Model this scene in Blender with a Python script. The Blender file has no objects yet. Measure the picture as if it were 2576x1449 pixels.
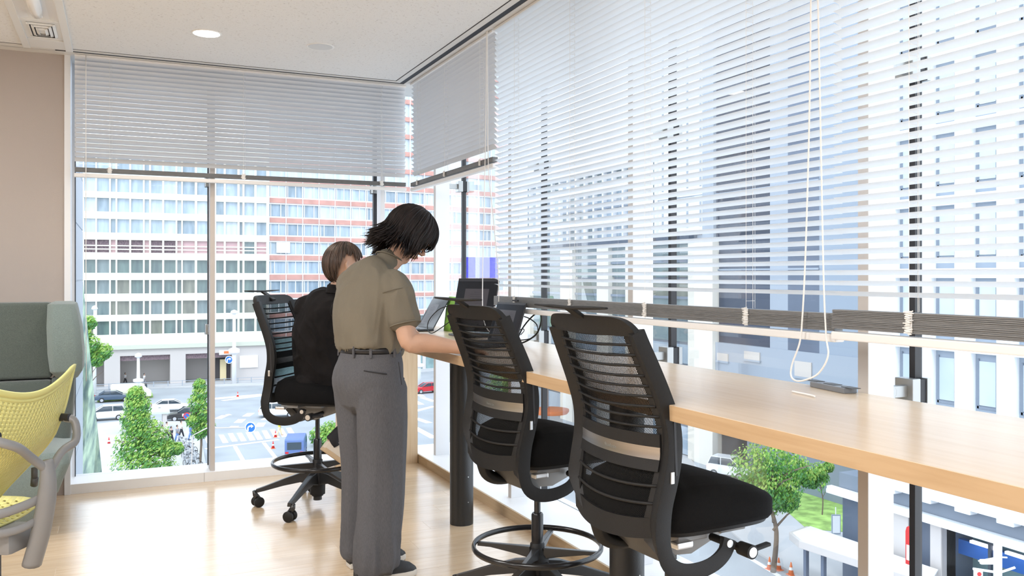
import bpy, bmesh, math, random
from mathutils import Vector, Matrix, noise
random.seed(7)
C = bpy.context.scene.collection
SC = bpy.context.scene
# ---------------------------------------------------------------- camera
F_PX, CX, HY, CAMZ, YAW = 2158.0, 1288.0, 695.0, 1.38, math.radians(24.6)
cam = bpy.data.cameras.new('camera'); camo = bpy.data.objects.new('camera', cam); C.objects.link(camo)
camo.location = (0, 0, CAMZ); camo.rotation_euler = (math.pi/2, 0, -YAW)
cam.sensor_width = 36; cam.lens = 36*F_PX/2576; cam.shift_y = -(724.5-HY)/2576
cam.clip_start = .05; cam.clip_end = 800
SC.camera = camo
# ---------------------------------------------------------------- sky, lamps, exposure
SC.view_settings.view_transform = 'Standard'; SC.view_settings.look = 'None'
SC.view_settings.gamma = 1; SC.view_settings.use_curve_mapping = False
SC.view_settings.exposure = 0.62
w = bpy.data.worlds.new('sky'); SC.world = w; w.use_nodes = True
nt = w.node_tree; nt.nodes.clear()
wo = nt.nodes.new('ShaderNodeOutputWorld'); bg = nt.nodes.new('ShaderNodeBackground')
tc = nt.nodes.new('ShaderNodeTexCoord'); sx = nt.nodes.new('ShaderNodeSeparateXYZ')
cr = nt.nodes.new('ShaderNodeValToRGB')
cr.color_ramp.elements[0].position = 0.0; cr.color_ramp.elements[0].color = (.86, .93, 1, 1)
cr.color_ramp.elements[1].position = .9; cr.color_ramp.elements[1].color = (.74, .87, 1, 1)
nt.links.new(tc.outputs['Generated'], sx.inputs[0]); nt.links.new(sx.outputs['Z'], cr.inputs[0])
nt.links.new(cr.outputs[0], bg.inputs[0]); bg.inputs[1].default_value = 1.9
nt.links.new(bg.outputs[0], wo.inputs[0])
sl = bpy.data.lights.new('sun', 'SUN'); sl.energy = .55; sl.angle = math.radians(12); sl.color = (1, .97, .92)
so = bpy.data.objects.new('sun', sl); C.objects.link(so); so.rotation_euler = (math.radians(42), 0, math.radians(-20))
def area(name, loc, sx_, sy_, power, col=(.97, .985, 1)):
    l = bpy.data.lights.new(name, 'AREA'); l.shape = 'RECTANGLE'; l.size = sx_; l.size_y = sy_
    l.energy = power; l.color = col
    o = bpy.data.objects.new(name, l); C.objects.link(o); o.location = loc; return o
for ax, ay in ((-3.2, 1.2), (-.6, 1.2), (1.0, -1.4), (-1.6, -1.4), (-3.9, 3.9), (-1.5, 3.6)):
    area('ceiling_fill_light', (ax, ay, 2.735), 1.2, .6, 42)  # unseen fill lights, added under the ceiling to brighten the room
# ---------------------------------------------------------------- picture -> place helpers (used to take real positions off the photograph)
FX, FY = math.sin(YAW), math.cos(YAW); RX, RY = math.cos(YAW), -math.sin(YAW)
def ray(px):
    u = (px-CX)/F_PX; return FX+u*RX, FY+u*RY
def onX(px, py, X):
    a, b = ray(px); d = X/a; return Vector((X, d*b, CAMZ-(py-HY)/F_PX*d))
def onY(px, py, Y):
    a, b = ray(px); d = Y/b; return Vector((d*a, Y, CAMZ-(py-HY)/F_PX*d))
def onZ(px, py, z):
    a, b = ray(px); d = (CAMZ-z)*F_PX/(py-HY); return Vector((d*a, d*b, z))
def atD(px, py, d):
    a, b = ray(px); return Vector((d*a, d*b, CAMZ-(py-HY)/F_PX*d))
G = -15.2
# ---------------------------------------------------------------- materials
M = {}
def mat(name, col, rough=.5, metal=0, spec=.5, var=0, scale=8, bump=0, bscale=60, stretch=None, sheen=0, coat=0, col2=None, emis=None, estr=1, trans=0):
    m = bpy.data.materials.new(name); m.use_nodes = True; n = m.node_tree; b = n.nodes['Principled BSDF']
    b.inputs['Base Color'].default_value = (*col, 1); b.inputs['Roughness'].default_value = rough
    b.inputs['Metallic'].default_value = metal; b.inputs['Specular IOR Level'].default_value = spec
    if sheen: b.inputs['Sheen Weight'].default_value = sheen
    if coat: b.inputs['Coat Weight'].default_value = coat; b.inputs['Coat Roughness'].default_value = .1
    if emis: b.inputs['Emission Color'].default_value = (*emis, 1); b.inputs['Emission Strength'].default_value = estr
    t = n.nodes.new('ShaderNodeTexCoord'); mp = n.nodes.new('ShaderNodeMapping')
    n.links.new(t.outputs['Object'], mp.inputs[0])
    if stretch: mp.inputs['Scale'].default_value = stretch
    nz = n.nodes.new('ShaderNodeTexNoise'); nz.inputs['Scale'].default_value = scale; nz.inputs['Detail'].default_value = 4
    n.links.new(mp.outputs[0], nz.inputs[0])
    if var or col2:
        r = n.nodes.new('ShaderNodeValToRGB')
        c2 = col2 or tuple(max(0, c*(1-var)) for c in col)
        c1 = col if col2 else tuple(min(1, c*(1+var)) for c in col)
        r.color_ramp.elements[0].color = (*c2, 1); r.color_ramp.elements[1].color = (*c1, 1)
        r.color_ramp.elements[0].position = .35; r.color_ramp.elements[1].position = .65
        n.links.new(nz.outputs[0], r.inputs[0]); n.links.new(r.outputs[0], b.inputs['Base Color'])
    if bump:
        nb = n.nodes.new('ShaderNodeTexNoise'); nb.inputs['Scale'].default_value = bscale; nb.inputs['Detail'].default_value = 3
        n.links.new(mp.outputs[0], nb.inputs[0])
        bp = n.nodes.new('ShaderNodeBump'); bp.inputs['Strength'].default_value = bump; bp.inputs['Distance'].default_value = .01
        n.links.new(nb.outputs[0], bp.inputs['Height']); n.links.new(bp.outputs[0], b.inputs['Normal'])
    if trans:
        tr = n.nodes.new('ShaderNodeBsdfTranslucent'); tr.inputs[0].default_value = (*col, 1)
        mx = n.nodes.new('ShaderNodeMixShader'); mx.inputs[0].default_value = trans
        out = n.nodes['Material Output']
        n.links.new(b.outputs[0], mx.inputs[1]); n.links.new(tr.outputs[0], mx.inputs[2]); n.links.new(mx.outputs[0], out.inputs[0])
    M[name] = m; return m
def glassmat(name, tint, refl):
    m = bpy.data.materials.new(name); m.use_nodes = True; n = m.node_tree; n.nodes.clear()
    o = n.nodes.new('ShaderNodeOutputMaterial'); a = n.nodes.new('ShaderNodeBsdfTransparent'); a.inputs[0].default_value = (*tint, 1)
    g = n.nodes.new('ShaderNodeBsdfGlossy'); g.inputs['Roughness'].default_value = .02
    fr = n.nodes.new('ShaderNodeFresnel'); fr.inputs[0].default_value = 1.3
    mm = n.nodes.new('ShaderNodeMath'); mm.operation = 'MULTIPLY'; mm.inputs[1].default_value = refl
    mx = n.nodes.new('ShaderNodeMixShader')
    n.links.new(fr.outputs[0], mm.inputs[0]); n.links.new(mm.outputs[0], mx.inputs[0])
    n.links.new(a.outputs[0], mx.inputs[1]); n.links.new(g.outputs[0], mx.inputs[2]); n.links.new(mx.outputs[0], o.inputs[0])
    M[name] = m; return m
glassmat('pane_glass', (.98, .985, .99), .3)
def woodmat(name, c1, c2, rough, along='X', coat=0, sc=1.0):
    m = bpy.data.materials.new(name); m.use_nodes = True; n = m.node_tree; b = n.nodes['Principled BSDF']
    t = n.nodes.new('ShaderNodeTexCoord'); mp = n.nodes.new('ShaderNodeMapping')
    oi = n.nodes.new('ShaderNodeObjectInfo'); ad = n.nodes.new('ShaderNodeVectorMath'); ad.operation = 'ADD'
    mu = n.nodes.new('ShaderNodeVectorMath'); mu.operation = 'SCALE'; mu.inputs[0].default_value = (7, 3, 5)
    n.links.new(oi.outputs['Random'], mu.inputs['Scale'])
    n.links.new(t.outputs['Object'], ad.inputs[0]); n.links.new(mu.outputs[0], ad.inputs[1]); n.links.new(ad.outputs[0], mp.inputs[0])
    s = {'X': (1.2, 22, 22), 'Y': (22, 1.2, 22), 'Z': (22, 22, 1.2)}[along]
    mp.inputs['Scale'].default_value = tuple(v*sc for v in s)
    nz = n.nodes.new('ShaderNodeTexNoise'); nz.inputs['Scale'].default_value = 2.2; nz.inputs['Detail'].default_value = 7; nz.inputs['Distortion'].default_value = .6
    n.links.new(mp.outputs[0], nz.inputs[0])
    r = n.nodes.new('ShaderNodeValToRGB'); r.color_ramp.elements[0].color = (*c2, 1); r.color_ramp.elements[1].color = (*c1, 1)
    r.color_ramp.elements[0].position = .3; r.color_ramp.elements[1].position = .62
    n.links.new(nz.outputs[0], r.inputs[0])
    hs = n.nodes.new('ShaderNodeHueSaturation'); mr = n.nodes.new('ShaderNodeMapRange')
    mr.inputs[3].default_value = .93; mr.inputs[4].default_value = 1.05
    n.links.new(oi.outputs['Random'], mr.inputs[0]); n.links.new(mr.outputs[0], hs.inputs['Value']); n.links.new(r.outputs[0], hs.inputs['Color'])
    n.links.new(hs.outputs[0], b.inputs['Base Color'])
    b.inputs['Roughness'].default_value = rough
    if coat: b.inputs['Coat Weight'].default_value = coat; b.inputs['Coat Roughness'].default_value = .18
    M[name] = m; return m
woodmat('floor_oak', (.70, .54, .37), (.61, .45, .29), .24, 'X', .7)
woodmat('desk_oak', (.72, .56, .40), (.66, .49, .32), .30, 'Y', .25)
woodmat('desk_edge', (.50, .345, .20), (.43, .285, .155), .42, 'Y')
woodmat('panel_oak', (.74, .57, .38), (.66, .48, .29), .5, 'Z')
woodmat('skirt_oak', (.52, .39, .25), (.44, .32, .19), .5, 'Y')
def ceilmat():
    m = mat('ceiling_tile', (.76, .755, .745), .9); n = m.node_tree; b = n.nodes['Principled BSDF']
    t = n.nodes.new('ShaderNodeTexCoord'); mp = n.nodes.new('ShaderNodeMapping'); mp.inputs['Scale'].default_value = (55, 150, 1)
    nz = n.nodes.new('ShaderNodeTexNoise'); nz.inputs['Scale'].default_value = 1.0; nz.inputs['Detail'].default_value = 2
    r = n.nodes.new('ShaderNodeValToRGB'); r.color_ramp.elements[0].position = .29; r.color_ramp.elements[1].position = .36
    r.color_ramp.elements[0].color = (.46, .43, .41, 1); r.color_ramp.elements[1].color = (.76, .755, .745, 1)
    n.links.new(t.outputs['Object'], mp.inputs[0]); n.links.new(mp.outputs[0], nz.inputs[0]); n.links.new(nz.outputs[0], r.inputs[0])
    n.links.new(r.outputs[0], b.inputs['Base Color'])
    bp = n.nodes.new('ShaderNodeBump'); bp.inputs['Strength'].default_value = .35; bp.inputs['Distance'].default_value = .004
    nb = n.nodes.new('ShaderNodeTexNoise'); nb.inputs['Scale'].default_value = 160
    n.links.new(t.outputs['Object'], nb.inputs[0]); n.links.new(nb.outputs[0], bp.inputs['Height']); n.links.new(bp.outputs[0], b.inputs['Normal'])
ceilmat()
mat('wall_taupe', (.44, .385, .35), .75, bump=.1, bscale=220)
mat('white_paint', (.88, .88, .88), .45)
mat('ledge_white', (.88, .88, .89), .4)
mat('alu_beige', (.56, .51, .47), .5)
mat('alu_white', (.80, .81, .83), .42)
mat('joint_black', (.018, .018, .022), .45)
mat('clamp_metal', (.42, .43, .43), .35, .8)
mat('track_slot_black', (.012, .012, .018), .6)
mat('track_cream', (.68, .66, .63), .6)
mat('slat_white', (.80, .84, .88), .42, trans=.32)
mat('slat_grey', (.66, .68, .71), .4)
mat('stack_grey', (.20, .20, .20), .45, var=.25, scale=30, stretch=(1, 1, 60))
mat('rail_white', (.82, .81, .80), .45)
mat('cord_white', (.85, .84, .82), .8)
mat('black_plastic', (.009, .0085, .0085), .55, spec=.35, bump=.12, bscale=400)
mat('black_gloss', (.012, .012, .013), .22)
mat('black_metal', (.02, .02, .021), .32, spec=.6)
mat('post_black', (.016, .016, .016), .38, bump=.1, bscale=200)
mat('mesh_black', (.006, .006, .006), .8, spec=.2)
mat('seat_fabric', (.004, .004, .0045), .95, spec=.2, bump=.3, bscale=500)
mat('brushed_metal', (.46, .43, .40), .32, 1, var=.04, scale=3, stretch=(1, 2, 60))
mat('silver', (.7, .7, .7), .3, .9)
mat('mech_grey', (.25, .245, .24), .45, .2)
mat('mech_dark', (.07, .068, .066), .5)
# ---------------------------------------------------------------- object helpers
def tag(o, label=None, cat=None, group=None, kind=None):
    if label: o['label'] = label
    if cat: o['category'] = cat
    if group: o['group'] = group
    if kind: o['kind'] = kind
    return o
def empty(name, loc=(0, 0, 0), rz=0, parent=None):
    o = bpy.data.objects.new(name, None); C.objects.link(o); o.location = loc; o.rotation_euler = (0, 0, rz)
    o.empty_display_size = .1
    if parent: o.parent = parent
    return o
def thing(name, label, cat, loc=(0, 0, 0), rz=0, group=None):
    return tag(empty(name, loc, rz), label, cat, group)
def link(name, me, m=None, parent=None, loc=None, rz=None):
    o = bpy.data.objects.new(name, me); C.objects.link(o)
    if m and not me.materials: me.materials.append(M[m] if isinstance(m, str) else m)
    if parent: o.parent = parent
    if loc is not None: o.location = loc
    if rz is not None: o.rotation_euler = (0, 0, rz)
    return o
def copy_tree(o, parent=None):
    c = o.copy(); C.objects.link(c)
    if parent: c.parent = parent
    for ch in list(o.children): copy_tree(ch, c)
    return c
class MB:
    def __init__(s): s.v = []; s.f = []
    def add(s, vs, fs):
        k = len(s.v); s.v += [tuple(v) for v in vs]; s.f += [tuple(i+k for i in f) for f in fs]; return s
    def box(s, x0, x1, y0, y1, z0, z1):
        return s.add([(x0, y0, z0), (x1, y0, z0), (x1, y1, z0), (x0, y1, z0), (x0, y0, z1), (x1, y0, z1), (x1, y1, z1), (x0, y1, z1)],
                     [(0, 3, 2, 1), (4, 5, 6, 7), (0, 1, 5, 4), (1, 2, 6, 5), (2, 3, 7, 6), (3, 0, 4, 7)])
    def obox(s, c, ax, ay, az, hx, hy, hz):
        c = Vector(c); ax = Vector(ax).normalized()*hx; ay = Vector(ay).normalized()*hy; az = Vector(az).normalized()*hz
        vs = [c-ax-ay-az, c+ax-ay-az, c+ax+ay-az, c-ax+ay-az, c-ax-ay+az, c+ax-ay+az, c+ax+ay+az, c-ax+ay+az]
        return s.add(vs, [(0, 3, 2, 1), (4, 5, 6, 7), (0, 1, 5, 4), (1, 2, 6, 5), (2, 3, 7, 6), (3, 0, 4, 7)])
    def prism(s, pts, axis, a, b):
        n = len(pts)
        def P(p, t): return {'x': (t, p[0], p[1]), 'y': (p[0], t, p[1]), 'z': (p[0], p[1], t)}[axis]
        return s.add([P(p, a) for p in pts]+[P(p, b) for p in pts],
                     [tuple(range(n))[::-1], tuple(range(n, 2*n))]+[(i, (i+1) % n, n+(i+1) % n, n+i) for i in range(n)])
    def rings(s, R, close=False, caps=True):
        n = len(R[0]); k = len(s.v)
        for r in R: s.v += [tuple(p) for p in r]
        m = len(R)
        for i in range(m if close else m-1):
            a = k+i*n; b = k+((i+1) % m)*n
            for j in range(n): s.f.append((a+j, a+(j+1) % n, b+(j+1) % n, b+j))
        if caps and not close:
            s.f.append(tuple(k+j for j in range(n))[::-1]); s.f.append(tuple(k+(m-1)*n+j for j in range(n)))
        return s
    def tube(s, pts, r, n=8, close=False, flat=None, up=None):
        pts = [Vector(p) for p in pts]; R = []; m = len(pts); prev = None
        for i, p in enumerate(pts):
            a = pts[(i-1) % m] if (close or i > 0) else p; b = pts[(i+1) % m] if (close or i < m-1) else p
            t = (b-a).normalized()
            ref = Vector(up) if up else (prev if prev else (Vector((0, 0, 1)) if abs(t.z) < .9 else Vector((1, 0, 0))))
            x = (ref - t*ref.dot(t))
            if x.length < 1e-5: x = Vector((1, 0, 0)) - t*t.x
            x.normalize(); y = t.cross(x); prev = x
            rr = r[i] if isinstance(r, (list, tuple)) else r
            ra, rb = (rr, rr*flat) if flat else (rr, rr)
            R.append([p+x*math.cos(2*math.pi*j/n+.01)*ra+y*math.sin(2*math.pi*j/n+.01)*rb for j in range(n)])
        return s.rings(R, close)
    def cyl(s, a, b, r, n=16, r2=None): return s.tube([a, b], [r, r if r2 is None else r2], n)
    def lathe(s, prof, c=(0, 0, 0), n=24, caps=True):
        R = [[(c[0]+r*math.cos(2*math.pi*j/n), c[1]+r*math.sin(2*math.pi*j/n), c[2]+z) for j in range(n)] for r, z in prof]
        return s.rings(R, caps=caps)
    def grid(s, P, nu, nv):
        k = len(s.v)
        for i in range(nu):
            for j in range(nv): s.v.append(tuple(P(i/(nu-1), j/(nv-1))))
        for i in range(nu-1):
            for j in range(nv-1): s.f.append((k+i*nv+j, k+(i+1)*nv+j, k+(i+1)*nv+j+1, k+i*nv+j+1))
        return s
    def mesh(s, name, smooth=None, bevel=0):
        me = bpy.data.meshes.new(name); me.from_pydata(s.v, [], s.f)
        if bevel or True:
            bm = bmesh.new(); bm.from_mesh(me)
            bmesh.ops.recalc_face_normals(bm, faces=bm.faces)
            if bevel:
                es = [e for e in bm.edges if len(e.link_faces) == 2 and e.calc_face_angle(0) > .6]
                bmesh.ops.bevel(bm, geom=es, offset=bevel, segments=2, profile=.6, affect='EDGES', clamp_overlap=True)
            bm.to_mesh(me); bm.free()
        if smooth:
            me.polygons.foreach_set('use_smooth', [True]*len(me.polygons))
            if smooth is not True: me.set_sharp_from_angle(angle=math.radians(smooth))
        me.update(); return me
    def build(s, name, m, parent=None, smooth=None, bevel=0, loc=None, rz=None):
        return link(name, s.mesh(name, smooth, bevel), m, parent, loc, rz)
def struct(o): return tag(o, kind='structure')
def spline(pts, n=8):
    pts = [Vector(p) for p in pts]; out = []
    for i in range(len(pts)-1):
        p0 = pts[max(i-1, 0)]; p1 = pts[i]; p2 = pts[i+1]; p3 = pts[min(i+2, len(pts)-1)]
        for k in range(n):
            t = k/n
            out.append(.5*((2*p1)+(p2-p0)*t+(2*p0-5*p1+4*p2-p3)*t*t+(3*p1-p0-3*p2+p3)*t*t*t))
    out.append(pts[-1]); return out
# ================================================================ the room
XS, YS, LEDGE, CEIL, GX, GY, XW = 2.02, 6.10, .061, 2.78, 2.345, 6.35, -.3125
# floor: oak planks
fl = MB().box(-5.2, 2.06, -4.2, 6.14, -.06, -.0006).build('floor', 'floor_oak'); struct(fl)
pl_ = MB().box(0, .9093, 0, .1493, -.0035, 0).mesh('floor_plank', bevel=.0004)
rows_y = 24; cnt = 0
y = 6.10-.150
for r in range(23):
    x = -1.75+(r*.37) % .91-.4
    while x < 2.02:
        x1 = min(x+.9093, 2.019); x0 = max(x, -1.75)
        if x1-x0 > .05:
            if x0 == x and x1-x0 > .9:
                link('floor_plank', pl_, 'floor_oak', fl, (x0, y, 0))
            else:
                MB().box(0, x1-x0, 0, .1493, -.0035, 0).build('floor_plank', 'floor_oak', fl, loc=(x0, y, 0), bevel=.0004)
            cnt += 1
        x += .91
    y -= .150
o = MB().box(-5.2, -1.752, -4.2, 6.1, -.0035, 0).box(-1.752, 2.02, -4.2, y+.148, -.0035, 0).build('floor_covering', 'floor_oak', fl)
# ceiling
ce = MB().box(-5.2, 1.80, -4.2, 5.93, CEIL, CEIL+.08).build('ceiling', 'ceiling_tile'); struct(ce)
t1 = MB().box(1.80, 1.806, -4.2, 5.936, CEIL-.001, CEIL+.05).box(-5.2, 1.806, 5.93, 5.936, CEIL-.001, CEIL+.05).build('trim_1', 'track_slot_black'); struct(t1)
t2 = MB().box(1.806, 1.845, -4.2, 5.975, CEIL-.003, CEIL+.05).box(-.62, 1.806, 5.936, 5.975, CEIL-.003, CEIL+.05).build('trim_2', 'track_cream'); struct(t2)
t3 = MB().box(1.845, 1.880, -4.2, 6.005, CEIL-.002, CEIL+.05).box(-.36, 1.845, 5.975, 6.005, CEIL-.002, CEIL+.05).build('trim_3', 'track_slot_black'); struct(t3)  # flush band; the shade inside the ceiling slot is painted black
t4 = MB().box(1.880, 2.40, -4.2, 6.40, CEIL-.004, CEIL+.08).box(-5.2, 1.880, 6.005, 6.40, CEIL-.004, CEIL+.08).box(-5.2, -.62, 5.936, 6.01, CEIL-.004, CEIL+.08).box(-.62, -.36, 5.975, 6.01, CEIL-.004, CEIL+.08).build('trim_4', 'track_cream'); struct(t4)
# walls
wb = MB().box(-5.2, XW, YS, 6.5, 0, CEIL).build('wall_back', 'wall_taupe'); struct(wb)
wl = MB().box(-5.3, -5.2, -4.2, 6.5, 0, CEIL).build('wall_left', 'wall_taupe'); struct(wl)
wf = MB().box(-5.3, 2.4, -4.3, -4.2, 0, CEIL).build('wall_front', 'wall_taupe'); struct(wf)
bb = MB().box(-5.2, XW-.06, YS-.012, YS, 0, .06).build('baseboard_back', 'skirt_oak'); struct(bb)
tj = MB().box(XW-.002, XW+.032, YS-.014, GY, 0, CEIL).build('trim_5', 'alu_white'); struct(tj)
# ledge under the windows
ld = MB().box(XS+.004, GX+.06, -4.2, GY+.05, -.3, LEDGE).box(XW+.032, XS+.004, YS+.004, GY+.05, -.3, LEDGE).build('trim_6', 'ledge_white'); struct(ld)
# skirting boards under the ledge (short lengths with butt joints)
b1 = empty('baseboard_right'); struct(b1)
ys = [6.10, 5.86, 4.52, 3.18, 1.84, .5, -.84, -4.2]
for a, b in zip(ys, ys[1:]):
    MB().box(XS-.008, XS+.004, b+.002, a, 0, LEDGE+.001).build('skirting_board', 'skirt_oak', b1)
b2 = empty('baseboard_left'); struct(b2)
for a, b in ((XW+.032, .52), (.52, 1.40)):
    MB().box(a, b-.002, YS-.006, YS+.004, 0, LEDGE+.001).build('skirting_board', 'rail_white', b2)
MB().box(1.4, XS, YS-.004, YS+.004, 0, LEDGE+.001).build('skirting_board', 'rail_white', b2)
# windows: glass, posts, black joints and clamps
def clamp(mb, mb2, p, axis):
    x, y, z = p
    if axis == 'x':   # long window: arm runs along +X from the post to the joint
        mb.box(x-.135, x-.035, y-.016, y+.016, z-.018, z+.018); mb.box(x-.05, x-.015, y-.035, y+.035, z-.04, z+.04)
        mb.box(x+.016, x+.035, y-.035, y+.035, z-.04, z+.04)
        mb.cyl((x-.12, y-.018, z), (x-.12, y+.018, z), .02, 10)
        mb2.box(x-.015, x+.016, y-.03, y+.03, z-.036, z+.036)
    else:
        mb.box(x-.016, x+.016, y-.12, y-.035, z-.018, z+.018); mb.box(x-.03, x+.03, y-.05, y-.015, z-.035, z+.035)
        mb2.box(x-.03, x+.03, y-.015, y+.03, z-.036, z+.036)
w1 = empty('window_1'); struct(w1)       # long window on the right
JY = [6.0, 4.66, 3.33, 1.985, .65, -.69, -2.03, -4.2]
for a, b in zip(JY, JY[1:]): MB().box(GX, GX+.012, b+.008, a-.008, LEDGE, CEIL).build('pane', 'pane_glass', w1)
MB().box(GX, GX+.012, 6.008, GY+.012, LEDGE, CEIL).build('pane', 'pane_glass', w1)
for a in JY[:-1]:
    MB().box(GX-.012, GX+.02, a-.011, a+.011, LEDGE, CEIL).build('joint', 'joint_black', w1)
    MB().box(2.12, 2.228, a-.02, a+.02, LEDGE, CEIL).build('post', 'alu_white', w1, bevel=.0015)
    MB().box(2.1175, 2.12, a-.02, a+.02, LEDGE, CEIL).build('post_front', 'alu_beige', w1)
    cm, cb = MB(), MB()
    for z in (2.05, 1.012): clamp(cm, cb, (GX, a, z), 'x')
    k = cm.build('clamp', 'clamp_metal', w1, bevel=.002); cb.build('clamp_pad', 'joint_black', k)
w2 = empty('window_2'); struct(w2)       # window straight ahead
JX = [XW+.03, .575, 1.762, GX]
for a, b in zip(JX, JX[1:]): MB().box(a+.008, b-.008, GY, GY+.012, LEDGE, CEIL).build('pane', 'pane_glass', w2)
MB().box(XW+.03, XW+.046, GY-.02, GY+.03, LEDGE, CEIL).build('frame', 'alu_white', w2)
MB().box(XW+.046, XW+.051, GY-.018, GY+.03, LEDGE, CEIL).build('joint', 'joint_black', w2)
for a in JX[1:3]:
    MB().box(a-.0135, a+.0135, GY-.012, GY+.02, LEDGE, CEIL).build('joint', 'joint_black', w2)
    MB().box(a-.0155, a+.0155, 6.13, 6.235, LEDGE, CEIL).build('post', 'alu_beige' if a < 1 else 'alu_white', w2, bevel=.0015)
    cm, cb = MB(), MB()
    for z in ((2.04, 1.01) if a < 1 else (2.04,)): clamp(cm, cb, (a, GY, z), 'y')
    k = cm.build('clamp', 'clamp_metal', w2, bevel=.002); cb.build('clamp_pad', 'joint_black', k)
# ---------------------------------------------------------------- venetian blinds
def slat_mesh(L, w_, tilt, name, nseg=6):
    # local x = length, cross-section in (y, z); slightly crowned; tilt = how far the room-side (-y) edge stands up
    mb = MB(); R = []
    for xx in (0, L):
        top = []
        for k in range(nseg+1):
            s_ = -w_/2+w_*k/nseg; c_ = .0028*(1-(2*s_/w_)**2)
            y_ = s_*math.cos(tilt)+c_*math.sin(tilt); z_ = -s_*math.sin(tilt)+c_*math.cos(tilt)
            top.append((xx, y_, z_))
        R.append(top)
    n = nseg+1; mb.v = R[0]+R[1]
    mb.f = [(k, k+1, n+k+1, n+k) for k in range(nseg)]
    return mb.mesh(name, smooth=True)
def blind(label, origin, rz, L, ztop, zbot, pitch, tilt, cords, slatmat, stack_h, cordside=None):
    t = thing('venetian_blind', label, 'blind', origin, rz)
    MB().box(0, L, -.02, .02, ztop-.012-origin[2], ztop-origin[2]).build('head_rail', 'rail_white', t)
    me = slat_mesh(L, .035, tilt, 'slat'); z = ztop-.02
    while z > zbot+stack_h+.06+.012:
        link('slat', me, slatmat, t, (0, 0, z-origin[2])); z -= pitch
    # gathered slats at the bottom
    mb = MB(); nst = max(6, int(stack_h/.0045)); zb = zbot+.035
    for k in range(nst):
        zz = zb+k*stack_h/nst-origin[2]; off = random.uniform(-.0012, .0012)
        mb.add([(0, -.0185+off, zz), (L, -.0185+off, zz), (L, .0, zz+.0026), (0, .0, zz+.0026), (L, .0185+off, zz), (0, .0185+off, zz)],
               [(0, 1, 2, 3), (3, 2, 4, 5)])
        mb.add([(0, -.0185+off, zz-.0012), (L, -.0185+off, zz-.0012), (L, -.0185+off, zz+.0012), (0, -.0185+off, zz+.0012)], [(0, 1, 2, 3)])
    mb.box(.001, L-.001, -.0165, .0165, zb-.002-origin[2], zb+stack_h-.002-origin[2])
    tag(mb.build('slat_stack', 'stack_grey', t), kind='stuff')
    MB().box(-.004, L+.004, -.019, .019, zbot-origin[2], zbot+.024-origin[2]).build('bottom_rail', 'rail_white', t, bevel=.004)
    for c in cords:
        lad = MB(); z0 = zb+stack_h-origin[2]; z1 = ztop-origin[2]
        for yy in (-.019, .019): lad.tube([(c, yy, z0), (c, yy, z1)], .0008, 4)
        lad.tube([(c+.012, 0, z0), (c+.012, 0, z1)], .0009, 4)
        zz = ztop-.02
        while zz > zbot+stack_h+.06: lad.box(c-.001, c+.001, -.019, .019, zz-.003-origin[2], zz-.002-origin[2]); zz -= pitch
        lad.build('ladder_cord', 'cord_white', t)
        wr = MB(); pts = []
        for k in range(46):
            q = k/45; a = q*math.pi*9
            pts.append((c+.014*math.sin(a*2.3)+random.uniform(-.004, .004), -.021-random.uniform(0, .004), zb-.004-origin[2]+q*(stack_h+.008)))
        wr.tube(pts, .0017, 5); wr.box(c-.01, c+.01, -.0205, -.0185, zb-origin[2], zb+stack_h-origin[2])
        wr.build('string_bundle', 'cord_white', t)
    return t
# tilt>0: room-side edge up.  blinds facing -Y have local x=+X ; blinds on the long wall face -X: local x -> -Y direction (rz=-90deg)
BLT = blind('closed white venetian blind drawn to half height over the far window, left of the corner', (-.255, 6.055, 0), 0, 2.165, CEIL-.006, 2.005, .0303, math.radians(46), (.20, 1.02, 1.98), 'slat_grey', .028)
BS = blind('short closed grey-white venetian blind between the corner and the long lowered blinds', (1.935, 5.955, 0), -math.pi/2, 1.50, CEIL-.006, 1.995, .0303, math.radians(45), (.16, .72, 1.32), 'slat_grey', .028)
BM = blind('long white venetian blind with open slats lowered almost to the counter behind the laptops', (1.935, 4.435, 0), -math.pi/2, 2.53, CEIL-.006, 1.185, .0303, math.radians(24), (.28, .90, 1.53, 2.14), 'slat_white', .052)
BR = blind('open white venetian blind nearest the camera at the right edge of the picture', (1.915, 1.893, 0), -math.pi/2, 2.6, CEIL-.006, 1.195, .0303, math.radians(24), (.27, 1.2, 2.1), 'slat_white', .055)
def cord(name, label, pts, r, m='cord_white', cat='cord'):
    return tag(MB().tube(spline(pts, 8), r, 6).build(name, m, smooth=True), label, cat)
XC = 1.893
lp = [onX(2041, -120, XC), onX(2040, 0, XC), onX(2036, 300, XC), onX(2027, 620, XC), onX(2019, 790, XC), onX(2012, 860, XC), onX(1993, 915, XC), onX(1990, 945, XC),
      onX(2003, 958, XC-.01), onX(2028, 955, XC-.01), onX(2060, 938, XC), onX(2083, 895, XC), onX(2078, 840, XC), onX(2072, 700, XC), onX(2066, 400, XC), onX(2058, 0, XC), onX(2057, -120, XC)]
for p in lp: p.z = max(p.z, 1.026)
pc = MB().tube(spline(lp, 8), .0028, 6).build('pull_cord', 'cord_white', smooth=True)
tag(pc, 'looped white pull cord of the long blind, hanging to the counter by the socket strip', 'cord')
tl = [onX(1993, 945, XC), onX(2012, 962, XC-.005), onX(2035, 962, XC-.01), onX(2050, 972, XC-.02)]
for p in tl: p.z = 1.024
MB().tube(spline(tl, 6), .0028, 6).build('cord_tail', 'cord_white', pc, smooth=True)
XD = 1.905
ls = [onX(1224, 60, XD), onX(1223, 250, XD), onX(1220, 420, XD), onX(1217, 560, XD), onX(1214, 700, XD), onX(1216, 800, XD), onX(1235, 835, XD), onX(1252, 800, XD), onX(1254, 700, XD), onX(1242, 560, XD), onX(1229, 420, XD), onX(1227, 250, XD), onX(1226, 60, XD)]
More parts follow.
